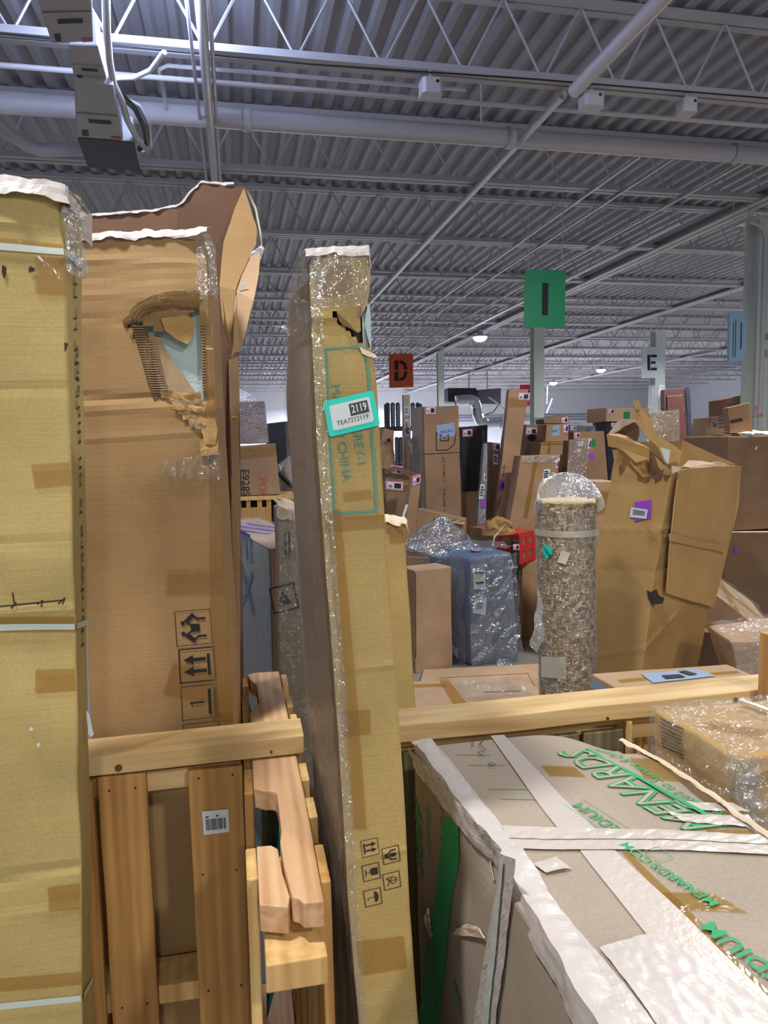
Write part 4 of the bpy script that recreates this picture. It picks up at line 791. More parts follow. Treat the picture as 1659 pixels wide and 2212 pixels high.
M_.put('pen_marks', 't', M_.uv('t', 1045, 1612), 1.2, stroke([(-.05, 0), (-.03, .01), (-.02, -.004), (0, .008), (.03, 0)], .0016)+stroke([(-.01, .02), (.03, .022)], .0014), INKB, .004); M_.put('pen_marks', 't', M_.uv('t', 1062, 1652), 1.0, stroke([(-.006, 0), (0, .006), (.006, 0), (0, -.006), (-.006, 0)], .0016), INKB, .004)
for (a, b) in (((985, 1628), (1060, 1628)), ((1010, 1650), (1090, 1650)), ((1055, 1700), (1150, 1700)), ((1080, 1722), (1165, 1722))): M_.quad('printed_line', 't', [(a[0], a[1]+1.5), (b[0], b[1]+1.5), b, a], plain('ink_pale_green', s2l(140, 165, 130), .7), .0014, (6, 1))
# left side: green stripe and letters
M_.quad('printed_stripe', 'l', [(905, 2212), (948, 2212), (995, 1768), (962, 1766)], GREENINK, .0022, (4, 40))
M_.text('l', (905, 1800), 'ARDS', .055, GREENINK, rot=-90, shear=.2, bold=.02, off=.0018, name='printed_text'); M_.text('l', (925, 1790), 'Quality', .030, GREENINK, rot=-90, shear=.2, off=.0018, name='printed_text'); M_.faint('l', (954, 1762), (7,), .026, GREENINK, -90); M_.faint('l', (934, 2090), (9,), .030, K_MEN, -90, .0034); M_.faint('l', (916, 2110), (4, 5), .020, GREENINK, -90)
M_.put('printed_mark', 'l', M_.uv('l', 985, 2150), 0, [disc(0, 0, .022)], plain('ink_soft_green', s2l(120, 160, 125), .7), .0016)
M_.quad('paper_tape', 'l', [(1012, 2300), (1062, 2300), (1120, 1850), (1086, 1840)], CRUM, .003, (6, 40), wob=.0015); M_.quad('paper_tape', 'l', [(1036, 2300), (1052, 2300), (1098, 1850), (1088, 1850)], STRAP, .006, (3, 40), wob=.0008); M_.quad('paper_tape', 'l', [(905, 1668), (1075, 1880), (1090, 1830), (888, 1612)], CRUM, .0035, (30, 8), wob=.003)
rag('crumpled_tape', [V((x0-.018, 1.255, zt+.002))-M_.o, V((x0-.010, 1.12, zt+.004))-M_.o, V((x0-.002, .98, zt+.004))-M_.o, V((x0+.004, .885, zt+.004))-M_.o], (V((-.003, 0, -.026)), V((.030, 0, .001))), CRUM, M_.root, amp=.0024, freq=22, n=70, across=8)
rag('crumpled_tape', [V((x0+.004, .885, zt+.004))-M_.o, V((x0+.0, .76, zt+.003))-M_.o, V((x0-.004, .62, zt))-M_.o, V((x0, .5, zt))-M_.o], (V((-.004, 0, -.034)), V((.036, 0, .001))), CRUM, M_.root, amp=.003, freq=20, n=70, across=8)
sheet('torn_flap', [PX(x, y, x0-.006)-M_.o for x, y in ((1040, 1870), (1060, 1862), (1068, 1900), (1052, 1935), (1030, 1948), (1026, 1930))], CRUM, M_.root, .001, .008, 30)
rag('torn_edge', [V((x1-.02, 1.20, zt-.006))-M_.o, V((x1-.004, 1.08, zt))-M_.o, V((x1, .95, zt+.002))-M_.o, V((x1, .78, zt+.003))-M_.o], (V((-.006, 0, .0)), V((.003, 0, -.006))), K_EDGE, M_.root, amp=.0022, freq=34, n=60)
for pts in (((1000, 2010), (980, 2018), (990, 2006), (1012, 1996), (1040, 2002), (1050, 2020), (1030, 2014)), ((925, 1960), (936, 2020), (930, 2024), (920, 1990))): sheet('torn_ply', [M_.pt('l', *M_.uv('l', *p), off=.003) for p in pts], K_EDGE, M_.root, .002, .003, 40, 2)
# ---- wrapped carton right of it
zt2 = 1.09; C = [V((.762, .965, 0)), V((1.12, .965, 0)), V((1.12, .965, zt2)), V((.765, .965, zt2)), V((.745, 1.165, 0)), V((1.12, 1.165, 0)), V((1.12, 1.165, zt2)), V((.748, 1.165, zt2))]
W_ = Carton('wrapped_carton', 'brown carton wrapped in shiny clear film right of the mended one', 'carton', C, K_CR, res=.02, amp=.008, freq=6, dents=[(V((.765, .965, zt2)), .05, V((.01, .012, -.015)))], creases=[(1.02, .008, V((.005, .004, 0)), 0), (.96, .010, V((-.006, -.004, 0)), 0)])
W_.wrap('stretch_film', 'tfl', CLEAR, .005, .007, .018, 26)
for i in range(9): W_.quad('printed_line', 'l', [(1432, 1556+i*9), (1478, 1576+i*9), (1478, 1573+i*9), (1432, 1553+i*9)], INK, .002, (3, 1))
for q in ([(1500, 1570), (1640, 1600), (1660, 1580), (1540, 1560)], [(1610, 1700), (1659, 1690), (1659, 1660), (1606, 1668)]): W_.quad('tape', 't' if q[0][1] == 1570 else 'f', q, TAPE, .003, (6, 6))
W_.quad('plastic_strap', 't', [(1600, 1531), (1700, 1566), (1702, 1562), (1602, 1527)], STRAP, .016, (8, 1))
rag('crumpled_film', [V((.77, .962, zt2+.005))-W_.o, V((.78, .955, .98))-W_.o, V((.775, .957, .85))-W_.o], (V((-.012, .02, 0)), V((.03, -.004, 0))), CLEAR, W_.root, amp=.010, freq=26, n=40, across=8, up=V((0, -.004, 0)))
# ================================================================== BEYOND THE RAIL
K1 = Carton('shipping_carton', 'low carton with a pale blue shipping label right behind the long rail', 'carton', topbox((1331, 1486), (1276, 1455), (1640, 1464), .86, .86), K_BG3, res=.05, amp=.003)
K1.quad('shipping_label', 't', [(1412, 1478), (1545, 1462), (1505, 1446), (1385, 1458)], BLUEL, .003, (4, 4)); K1.quad('print', 't', [(1440, 1470), (1482, 1466), (1468, 1460), (1430, 1463)], INKB, .006, (2, 2)); K1.quad('print', 't', [(1490, 1462), (1508, 1460), (1480, 1452), (1465, 1454)], INKB, .006, (2, 2)); K1.quad('shipping_label', 'f', [(1280, 1486), (1322, 1508), (1322, 1492), (1280, 1464)], BLUEL, .003, (3, 3)); K1.quad('tape', 't', [(1340, 1476), (1600, 1455), (1590, 1450), (1332, 1469)], TAPE, .002, (10, 2))
# crushed leaning carton
Yc = 2.62; tl, tr = PY(1336, 955, 2.85), PY(1452, 1012, Yc); br, bl = PY(1386, 1445, Yc), PY(1228, 1480, 2.85); tr2, br2 = PY(1590, 1003, 2.86), PY(1508, 1440, 2.86)
C = [ground(tl, bl), ground(tr, br), tr, tl]; b5 = ground(tr2, br2); C += [C[0]+(b5-C[1]), b5, tr2, tl+(tr2-tr)]
hz = lambda y: PY(1420, y, Yc).z
H_ = Carton('crushed_carton', 'tall crushed carton leaning right with torn crumpled flaps and a purple label', 'carton', C, K_CR, res=.022, amp=.006, freq=4, skip='t', bevel=.004,
    creases=[(hz(1150), .010, V((0, -.007, 0)), .15), (hz(1240), .010, V((0, .005, 0)), .1), (hz(1400), .010, V((0, -.006, 0)), .5)],
    dents=[(PY(1350, 1000, 2.7), .12, V((.02, .05, 0))), (PY(1340, 1250, 2.75), .15, V((.01, .03, 0))), (PY(1415, 1150, Yc), .04, V((-.03, -.01, 0)))])
H_.quad('paper_label', 'f', [(1372, 1128), (1409, 1120), (1411, 1080), (1374, 1085)], PURP, .008, (3, 3)); H_.quad('paper_label', 'f', [(1362, 1118), (1400, 1122), (1404, 1102), (1366, 1096)], WHITE, .011, (3, 3))
c0 = [H_.uv('f', *p) for p in ((1368, 1114), (1397, 1117), (1399, 1104), (1370, 1099))]; vs = []; fs = []; x = .05; rn = random.Random(2)
while x < .95:
    w_ = rn.uniform(.015, .05); n = len(vs)
    for (a, b) in ((x, .1), (x+w_, .1), (x+w_, .9), (x, .9)):
        u = (c0[0][0]*(1-a)+c0[1][0]*a)*(1-b)+(c0[3][0]*(1-a)+c0[2][0]*a)*b; v = (c0[0][1]*(1-a)+c0[1][1]*a)*(1-b)+(c0[3][1]*(1-a)+c0[2][1]*a)*b; vs.append(H_.pt('f', u, v, .0125))
    fs.append((n, n+1, n+2, n+3)); x += w_+rn.uniform(.02, .05)
mk('barcode', vs, fs, INKB, H_.root)
H_.wrap('stretch_film', 'r', CLEAR, .006, .008, .03, 18, box=(.02, .72, 1.0, 1.0))
def hs(name, pts, Y, mat=K_CR, dy=(), amp=.010): return sheet(name, [PY(x, y, Y+(dy[i] if i < len(dy) else 0))-H_.o for i, (x, y) in enumerate(pts)], mat, H_.root, .005, amp, 12, 4)
hs('raised_flap', [(1376, 866), (1382, 883), (1400, 910), (1423, 945), (1455, 963), (1474, 975), (1470, 997), (1452, 1000), (1440, 1010), (1423, 967), (1398, 940), (1375, 917), (1373, 901)], 2.66, dy=(.1, .1, .08, .04, 0, -.02, -.02, 0, 0, .04, .06, .1, .1))
hs('torn_flap', [(1372, 862), (1376, 870), (1386, 884), (1376, 890), (1368, 876)], 2.75)
hs('inner_wall', [(1316, 936), (1332, 915), (1348, 907), (1375, 909), (1380, 940), (1376, 958), (1350, 962), (1330, 950)], 2.90, K_SHADE); hs('arched_rim', [(1315, 936), (1331, 913), (1348, 905), (1376, 907), (1376, 913), (1348, 911), (1334, 919), (1321, 938)], 2.87, K_EDGE, amp=.004)
hs('front_flap', [(1312, 938), (1336, 938), (1361, 949), (1400, 968), (1402, 992), (1376, 1000), (1341, 972), (1319, 963)], 2.70, dy=(.1, .1, .03, -.06, -.06, -.05, .05, .1)); hs('torn_flap', [(1322, 970), (1338, 972), (1345, 986), (1338, 1000), (1325, 1003)], 2.78); hs('torn_flap', [(1361, 990), (1400, 1000), (1404, 1028), (1390, 1030), (1362, 1004)], 2.70); hs('torn_flap', [(1400, 968), (1420, 985), (1441, 1008), (1451, 1022), (1435, 1041), (1410, 1036), (1404, 1000)], 2.66, K_SHADE); hs('torn_flap', [(1412, 985), (1432, 1005), (1440, 1010), (1428, 1018), (1420, 1010)], 2.60)
hs('white_flap', [(1451, 1007), (1470, 1008), (1462, 1018), (1451, 1026)], 2.58, K_EDGE); hs('shipping_label', [(1426, 966), (1448, 973), (1442, 1004), (1434, 990)], 2.615, WHITE, amp=.001); hs('top_flap', [(1470, 1010), (1488, 996), (1547, 997), (1592, 1008), (1590, 1020), (1549, 1008), (1490, 1010)], 2.68, K_EDGE, dy=(-.04, 0, .1, .2, .2, .06, -.02))
rag('crumpled_film', [PY(1550, 1004, 2.8)-H_.o, PY(1588, 1010, 2.86)-H_.o, PY(1586, 1060, 2.86)-H_.o, PY(1582, 1100, 2.86)-H_.o], (V((-.02, -.01, 0)), V((.01, .03, 0))), CLEAR, H_.root, amp=.010, freq=24, n=30)
up_ = [(1456, 1014), (1520, 1008), (1588, 1006), (1580, 1090), (1560, 1180), (1545, 1240), (1528, 1308), (1490, 1298), (1430, 1278), (1436, 1180), (1446, 1090)]
sheet('upper_panel', [H_.pt('r', *H_.uv('r', *p), off=.026) for p in up_], K_CR, H_.root, .006, .003, 10, 4)
sheet('fold_band', [H_.pt('r', *H_.uv('r', *p), off=.036+.012*(i in (1, 2))) for i, p in enumerate(((1434, 1150), (1548, 1176), (1545, 1190), (1432, 1166)))], K_CR, H_.root, .005, .004, 14, 3)
sheet('hole_shade', [H_.pt('f', *H_.uv('f', *p), off=.006) for p in ((1403, 1274), (1412, 1278), (1424, 1272), (1428, 1284), (1438, 1290), (1434, 1302), (1412, 1306), (1406, 1292))], plain('hollow_shade', s2l(58, 46, 38), .8), H_.root, .002, .004, 20, 2)  # dark patch painted where the hole would be in shade
hs('hole_shadow_board', [(1404, 1275), (1432, 1276), (1438, 1306), (1408, 1308)], 2.66, plain('hollow_shade', s2l(58, 46, 38), .8)) if 0 else None
# ---- rug roll in a clear sleeve
m, t, o_ = nt('woven_rug'); b = N(t, 'BsdfPrincipled'); L(t, b.outputs[0], o_.inputs[0]); b.inputs['Roughness'].default_value = .85
tc = N(t, 'TexCoord')
def uvn(su, sv, det=2.0, dist=.4):
    mp = N(t, 'Mapping'); mp.inputs['Scale'].default_value = (su, sv, 1); L(t, tc.outputs['UV'], mp.inputs['Vector']); q = N(t, 'TexNoise', i_Scale=1.0, i_Detail=det, i_Distortion=dist); L(t, mp.outputs[0], q.inputs['Vector']); return q
def ramp(src, p0, c0, p1, c1):
    r = N(t, 'ValToRGB'); e = r.color_ramp.elements; e[0].position = p0; e[1].position = p1; e[0].color = c4(c0); e[1].color = c4(c1); L(t, src.outputs['Fac'], r.inputs['Fac']); return r
base = ramp(uvn(36, 40, 3.0), .36, s2l(112, 84, 56), .66, s2l(182, 154, 114)); hh = ramp(uvn(26, 130), .56, (0, 0, 0), .64, (1, 1, 1)); hv_ = ramp(uvn(130, 30), .56, (0, 0, 0), .64, (1, 1, 1))
mpb = N(t, 'Mapping'); mpb.inputs['Scale'].default_value = (1, 1, 1); L(t, tc.outputs['UV'], mpb.inputs['Vector']); ck = N(t, 'TexChecker', i_Scale=46.0); ck.inputs['Color1'].default_value = (.62, .62, .62, 1); ck.inputs['Color2'].default_value = (.36, .36, .36, 1); L(t, mpb.outputs[0], ck.inputs['Vector'])
m0 = N(t, 'MixRGB', blend_type='OVERLAY'); m0.inputs[0].default_value = .7; L(t, base.outputs[0], m0.inputs[1]); L(t, ck.outputs[0], m0.inputs[2])
m1_ = N(t, 'MixRGB'); L(t, hh.outputs[0], m1_.inputs[0]); L(t, m0.outputs[0], m1_.inputs[1]); m1_.inputs[2].default_value = c4(s2l(222, 208, 178))
mx = N(t, 'MixRGB'); L(t, hv_.outputs[0], mx.inputs[0]); L(t, m1_.outputs[0], mx.inputs[1]); mx.inputs[2].default_value = c4(s2l(214, 196, 164)); L(t, mx.outputs[0], b.inputs['Base Color'])
bp = N(t, 'Bump', i_Strength=.8, i_Distance=.01); L(t, mx.outputs[0], bp.inputs['Height']); L(t, bp.outputs[0], b.inputs['Normal']); RUG = m
Yr = 2.42; ct, cb = PY(1222, 1085, Yr), PY(1227, 1495, Yr); cb = ground(ct, cb); R = (PY(1279, 1200, Yr)-PY(1166, 1200, Yr)).length/2
rg = empty('rug_roll', cb, 'rolled woven rug standing in a clear plastic sleeve', 'rug'); ax = ct-cb; vs = []; fs = []; uvs = []; n, mseg = 48, 60
for i in range(mseg+1):
    for k in range(n+1):
        a = 2*math.pi*k/n; rr = R*(1+.02*noise.noise(V((math.cos(a)*2, math.sin(a)*2, i*.2)))); vs.append(ax*(i/mseg)+V((rr*math.cos(a), rr*math.sin(a), 0))); uvs.append((k/n*.65*1.02, i/mseg*1.4))
for i in range(mseg):
    for k in range(n): q = i*(n+1)+k; fs.append((q, q+1, q+n+2, q+n+1))
ob = mk('rug', vs, fs, RUG, rg, True); ul = ob.data.uv_layers.new(name='UVMap')
for lp in ob.data.loops: ul.data[lp.index].uv = uvs[lp.vertex_index]
# rolled end: spiral of pile
mb = MB(); pts = []
for i in range(150): a = i*.42; rr = R*(.10+.86*i/150); pts.append(ax+V((rr*math.cos(a), rr*math.sin(a), .004+.010*noise.noise(V((i*.7, 0, 0))))))
mb.tube(pts, [.008+.005*abs(noise.noise(V((i*1.3, 3, 0)))) for i in range(150)], 6).build('spiral_end', plain('rug_pile', s2l(226, 208, 176), .9, bump=.6, bscale=120), rg, True)
mk('end_fill', [ax+V((R*.93*math.cos(2*math.pi*k/24), R*.93*math.sin(2*math.pi*k/24), -.004)) for k in range(24)], [tuple(range(24))], plain('rug_core', s2l(130, 96, 66), .9), rg)
vs = []; fs = []; n = 40
for i in range(61):
    for k in range(n):
        a = 2*math.pi*k/n; z = i/60; rr = R*1.03+.006*abs(noise.noise(V((math.cos(a)*5, math.sin(a)*5, z*16))))+(.012 if z < .12 else 0)*abs(noise.noise(V((a, z*50, 2)))); vs.append(ax*z*.985+V((rr*math.cos(a), rr*math.sin(a), .002)))
for i in range(60):
    for k in range(n): fs.append((i*n+k, i*n+(k+1) % n, (i+1)*n+(k+1) % n, (i+1)*n+k))
mk('plastic_sleeve', vs, fs, CLEAR, rg, True)
rim = [(1150, 1108, 2.38), (1158, 1080, 2.40), (1168, 1052, 2.45), (1188, 1032, 2.50), (1222, 1018, 2.53), (1258, 1024, 2.52), (1284, 1042, 2.48), (1302, 1072, 2.43), (1312, 1098, 2.38), (1292, 1108, 2.34)]
foot = [(math.radians(200-i*200/9+ (0))) for i in range(10)]; vs = []; fs = []; m2 = 10
for i, (x, y, Y) in enumerate(rim):
    a = math.radians(205-25*i-(0)); p0 = ax*.975+V((R*1.02*math.cos(a), R*1.02*math.sin(a), 0)); p1 = PY(x, y, Y)-cb
    for j in range(m2+1):
        tt = j/m2; p = p0.lerp(p1, tt)+V((0, 0, .05*math.sin(math.pi*tt)))+noise.noise_vector(V((i*.9, tt*4, 1)))*.012*tt; vs.append(p)
for i in range(len(rim)-1):
    for j in range(m2): q = i*(m2+1)+j; fs.append((q, q+1, q+m2+2, q+m2+1))
o = mk('sleeve_mouth', vs, fs, MILKY, rg, True); sb = o.modifiers.new('sub', 'SUBSURF'); sb.levels = 1; sb.render_levels = 2
def rugpatch(name, px, mat, off=.012, par=None):
    out = []
    for x, y in px:
        p = PY(x, y, Yr-R); d = ray(x, y); e = EYE-cb; zf = (p.z-cb.z)/ax.z; cx = ax*zf; ex, ey = e.x-cx.x, e.y-cx.y; A_ = d.x**2+d.y**2; B_ = ex*d.x+ey*d.y; C_ = ex**2+ey**2-(R+off)**2; tt = (-B_-math.sqrt(max(0, B_*B_-A_*C_)))/A_; out.append(e+d*tt)
    return mk(name, out, [tuple(range(len(out)))], mat, par or rg)
stk = rugpatch('sticker', [(1180, 1209), (1193, 1196), (1194, 1198), (1191, 1185), (1178, 1175), (1170, 1186)][::-1], TEALL)
v_, f_ = text2d('11314', 0, .02); cs, sn = math.cos(.95), math.sin(.95)
rugv = [(1181+(x*9*cs-y*-9*sn*1.0), 1192+(x*9*sn+y*-9*cs)) for x, y in v_]; ob = rugpatch('lettering', rugv, INKB, .014, stk)
me = bpy.data.meshes.new('lettering'); me.from_pydata([tuple(v.co) for v in ob.data.vertices], [], f_); me.materials.append(INKB); ob.data = me
rugpatch('paper_tag', [(1203, 1214), (1222, 1220), (1232, 1195), (1214, 1188)], CREAM); rugpatch('paper_tag', [(1168, 1488-70), (1222, 1420), (1224, 1468), (1170, 1462)], film('tag_veil', (.86, .86, .80), clear=.5, rough=.3, bump=.1, white=.8), .016)
for z in (.915, .30):
    vs = []; fs = []
    for i in range(2):
        for k in range(40): a = 2*math.pi*k/40; vs.append(ax*(z+i*.017)+V(((R+.010)*math.cos(a), (R+.010)*math.sin(a), 0)))
    for k in range(40): fs.append((k, (k+1) % 40, 40+(k+1) % 40, 40+k))
    mk('tape_band', vs, fs, film('band', (.86, .82, .72), clear=.45, rough=.2, bump=.1, white=.7), rg, True) if z > .5 else None
sheet('film_tatter', [PY(x, y, 2.40)-cb for x, y in ((1166, 1270), (1158, 1300), (1152, 1340), (1154, 1375), (1150, 1395), (1166, 1410), (1178, 1380), (1172, 1320))], MILKY, rg, 0, .015, 14, 4)
# ---- grey upholstered piece in a bag
fy = 4.75; tl, tr, br, bl = PY(1013, 1207, fy), PY(1109, 1190, fy), PY(1123, 1425, fy), PY(1015, 1434, fy); k = PY(925, 1180, 5.2)-tl; k.z = 0
C = [ground(tl, bl), ground(tr, br), tr, tl]; C += [p+k for p in C]
U_ = Carton('upholstered_bench', 'blue grey upholstered seat under a clear plastic bag with white labels', 'furniture', C, GREYF, res=.05, amp=.012, freq=3, bevel=.03, smooth=False)
b = U_.body.modifiers['bevel']; b.segments = 4
U_.quad('paper_label', 'f', [(1022, 1273), (1048, 1272), (1048, 1232), (1021, 1233)], WHITE, .02, (2, 2)); U_.quad('yellow_mark', 'f', [(1028, 1250), (1040, 1247), (1041, 1240), (1029, 1243)], YELL, .024, (1, 1)); U_.quad('paper_label', 'f', [(1020, 1322), (1047, 1326), (1051, 1285), (1025, 1282)], WHITE, .02, (2, 2))
U_.text('f', (1038, 1288), 'CARB/EPA', .022, INKB, rot=-3, off=.025, bold=.02); U_.bars('f', (1035, 1306), .05, .05, 0, .025); U_.quad('print', 'f', [(1025, 1240), (1045, 1239), (1045, 1235), (1025, 1236)], INKB, .024, (1, 1)); U_.quad('print', 'f', [(1026, 1262), (1044, 1261), (1044, 1256), (1026, 1257)], INKB, .024, (1, 1)); U_.quad('paper_label', 'f', [(1100, 1228), (1108, 1227), (1105, 1206), (1096, 1208)], WHITE, .02, (1, 1)); U_.quad('print', 'f', [(1101, 1223), (1105, 1222), (1103, 1211), (1099, 1212)], INKB, .024, (1, 1)); U_.quad('green_mark', 'f', [(1098, 1360), (1102, 1358), (1100, 1338), (1095, 1340)], GREENL, .024, (1, 1))
U_.quad('pink_label', 't', [(1020, 1196), (1042, 1194), (1038, 1188), (1018, 1190)], PINK, .015, (1, 1)); U_.quad('seam_panel', 'f', [(1070, 1430), (1075, 1430), (1068, 1200), (1062, 1200)], GREYF, .012, (1, 8)); U_.quad('paper_label', 'l', [(981, 1410), (992, 1424), (992, 1402), (981, 1390)], WHITE, .02, (1, 1))
U_.wrap('plastic_bag', 'flt', BAG, .03, .035, .05, 9)
vs = []; fs = []; tb = PY(955, 1180, 5.2)-U_.o
for i in range(15):
    for kk in range(25):
        a = math.pi*2*kk/24; h = i/14; rx = .28*(1-h**1.7)*(1+.2*noise.noise(V((math.cos(a)*1.5, math.sin(a)*1.5, h*3)))); vs.append(tb+V((rx*1.05*math.cos(a)-.12*h*(1-h), rx*.8*math.sin(a), -.04+.27*h))+noise.noise_vector(V((math.cos(a)*3, math.sin(a)*3, h*5)))*.03)
for i in range(14):
    for kk in range(24): q = i*25+kk; fs.append((q, q+1, q+26, q+25))
mk('bag_neck', vs, fs, BAG, U_.root)
# flattened cartons on the floor beyond the rail
P1 = [PZ(x, y, .03) for x, y in ((915, 1446), (1166, 1433), (1240, 1540), (880, 1560))]; fl = empty('flat_carton', (P1[0]+P1[2])/2*1, 'flattened pale carton sheet on the floor in front of the bagged seat', 'carton'); fl.location.z = 0; fo = fl.location.copy(); d = V((0, 0, .028))
MB().hexa([P1[3]-fo-d, P1[2]-fo-d, P1[2]-fo, P1[3]-fo, P1[0]-fo-d, P1[1]-fo-d, P1[1]-fo, P1[0]-fo]).build('board', K_BG3, fl, bevel=.004); f = lambda u, v: (P1[3]*(1-u)+P1[2]*u)*(1-v)+(P1[0]*(1-u)+P1[1]*u)*v-fo+V((0, 0, .002)); MB().quad(f(.15, .78), f(.85, .78), f(.85, .785), f(.15, .785)).quad(f(.85, .2), f(.853, .2), f(.853, .785), f(.85, .785)).build('printed_line', INK, fl)
T2 = Carton('flat_carton', 'low sealed carton with tape lying just beyond the rail', 'carton', [PZ(x, y, z) for z in (0, .26) for x, y in ((880, 1560), (1215, 1530))]+[PZ(897, 1472, .26), PZ(1128, 1464, .26)] if 0 else (lambda a, b, c, d, z: [V((a.x, a.y, .036)), V((b.x, b.y, .036)), b, a, V((d.x, d.y, .036)), V((c.x, c.y, .036)), c, d])(PZ(870, 1535, .26), PZ(1212, 1520, .26), PZ(1128, 1464, .26), PZ(893, 1472, .26), 0), K_BG3, res=.06, amp=.003)
T2.quad('tape', 't', [(985, 1530), (1020, 1530), (968, 1467), (948, 1468)], TAPE, .002, (3, 8)); T2.quad('tape', 't', [(890, 1486), (965, 1484), (960, 1477), (892, 1479)], TAPE, .003, (6, 2)); T2.quad('stretch_film', 't', [(1010, 1515), (1160, 1505), (1100, 1470), (975, 1474)], CLEAR, .005, (16, 8), wob=.02); T2.quad('printed_line', 't', [(1045, 1496), (1125, 1494), (1124, 1493), (1044, 1495)], INK, .004, (3, 1))
# ================================================================== STOCK BEHIND
G = 'stock cartons beyond the rail'
def cb(label, q, Y, depth, mat=K_BG, floor=True, z0=0, amp=.006, name='carton', cat='carton', fm=None, res=.12, **kw):
    return Carton(name, label, cat, quadbox(q, Y, depth, floor, z0), mat, res=res, amp=amp, group=G, facemat=fm, bevel=.005, **kw)
def rest(q, Y, z0):   # pixel quad whose lower edge is put on a support at height z0
    return q
S = cb('tall plain carton with a blue label and a line drawing', [(915, 879), (991, 876), (997, 1115), (921, 1115)], 6.6, (-.02, .4, 0))
S.pink('f', (930, 887)); S.rectm('shipping_label', 'f', (964, 930), .18, .13, BLUEL, 6); S.faint('f', (964, 931), (1, 6), .034, plain('ink_blue', s2l(70, 90, 130), .6), 8, .004)
S.put('line_drawing', 'f', S.uv('f', 962, 951), 0, stroke([(-.09, .08), (-.09, -.09), (.02, -.09), (.09, -.04), (.11, .08)], .008)+stroke([(-.05, .06), (-.05, 0), (.03, 0), (.03, .06)], .008)+stroke([(-.05, .06), (-.01, .02), (.03, .06)], .006), INK, .004)
S.faint('f', (959, 1010), (1, 6, 3), .034, INK, 90); S.faint('f', (960, 1078), (1, 8), .034, INK, 90); S.wrap('stretch_film', 'l', CLEAR, .008, .012, .08); S.put('printed_line', 'f', S.uv('f', 955, 979), 0, [rect(-.18, -.003, .18, .003)], INK, .003)
S = cb('tall narrow wrapped tube carton with white labels', [(872, 853), (886, 853), (888, 1010), (873, 1010)], 7.3, .08, K_BG3); S.white('f', (879, 888), .05, .09); S.white('f', (880, 925), .05, .18, lines=6); S.wrap('stretch_film', 'f', CLEAR, .004, .006, .06); S.rectm('pink_mark', 'f', (881, 916), .02, .05, PINK, off=.008)
S = cb('narrow carton with pink white and purple stickers beside the tall plain one', [(887, 948), (912, 949), (913, 1110), (888, 1110)], 7.06, .2); S.pink('f', (896, 972)); S.white('f', (901, 991), .09, .09); S.pink('f', (901, 1010), purple=True); S.put('torn_paper', 'f', S.uv('f', 895, 955), 0, [[(-.06, .03), (-.04, -.03), (0, -.02), (.05, .03), (.06, -.01), (.03, -.05), (-.05, -.05)]], WHITE, .004)
S = cb('carton with a dark bent lid and pink sticker left of the leaning one', [(832, 1012), (884, 1018), (880, 1130), (830, 1130)], 6.15, .3, K_BG2); S.pink('f', (856, 1014), off=.008); sheet('bent_lid', [PY(x, y, 6.1)-S.o for x, y in ((830, 1016), (850, 1007), (882, 1014), (898, 1022), (897, 1026), (880, 1022), (850, 1015), (832, 1026))], K_SHADE, S.root, .01, .01)
S = cb('low square carton with a pink sticker against the slim carton', [(833, 1042), (882, 1045), (876, 1130), (836, 1130)], 5.85, .25, K_BG2); S.pink('f', (852, 1049)); S.quad('tape', 'f', [(835, 1062), (882, 1060), (882, 1048), (835, 1048)], TAPE, .004, (4, 2))
S = cb('narrow carton leaning left with a pink sticker and white strip', [(889, 1030), (910, 1024), (896, 1180), (868, 1180)], 5.6, .1, K_BG); S.pink('f', (899, 1037), rot=8); S.rectm('paper_strip', 'f', (874, 1106), .03, .12, WHITE, -10)
# crumpled brown carton standing near the silver rolls
S = cb('crumpled brown carton in front of the silver rolls', [(826, 922), (852, 930), (854, 1010), (826, 1010)], 7.0, .2, K_BG, amp=.05, res=.05); S.put('hole', 'f', S.uv('f', 843, 951), 0, [disc(0, 0, .022)], INK, .03)
# rack of wrapped rolls
rk = empty('rack', V((PY(872, 920, 9).x, 9, 0)), 'dark rack loaded with silver wrapped rolls behind the narrow cartons', 'rack'); ko = rk.location.copy()
xa, xb = PY(832, 920, 9).x-ko.x, PY(912, 920, 9).x-ko.x
for yy in (921, 1004): z = PY(870, yy, 9).z; MB().box(xa, xb, -.05, .6, z-.05, z).build('shelf', DARK, rk)
for x in (xa, xb-.05): MB().box(x, x+.05, 0, .05, 0, 2.1).build('upright', DARK, rk)
rl = 0
for zt_, zb_, xs in ((872, 921, (838, 849, 860, 892, 903)), (946, 1004, (858, 866, 874, 894, 904))):
    for i, x in enumerate(xs):
        a = PY(x, zt_, 9.12); b_ = PY(x, zb_, 9.12); b_.z = PY(870, 921 if zt_ == 872 else 1004, 9).z+.004; r = empty('wrapped_roll', (b_.x, b_.y, b_.z), 'silver film wrapped roll on the '+('upper' if zt_ == 872 else 'lower')+' shelf of the dark rack, '+['leftmost', 'second from left', 'middle', 'second from right', 'rightmost'][i], 'roll', 'silver rolls on the rack')
        n = 14; pts = [V((0, 0, (a.z-b_.z)*k/n)) for k in range(n+1)]; MB().tube(pts, [.027+.003*(k % 2) for k in range(n+1)], 10).build('roll', plain('silver_roll', s2l(120, 126, 134), .3, metal=.5), r, True); MB().tube([V((0, 0, a.z-b_.z-.001)), V((0, 0, a.z-b_.z+.012))], .02, 8).build('core', DARK, r)
S0 = cb('brown carton under the black one', [(1000, 1060), (1033, 1060), (1034, 1118), (1001, 1118)], 6.95, .3, K_BG3); zt_ = PY(1015, 1060, 6.95).z
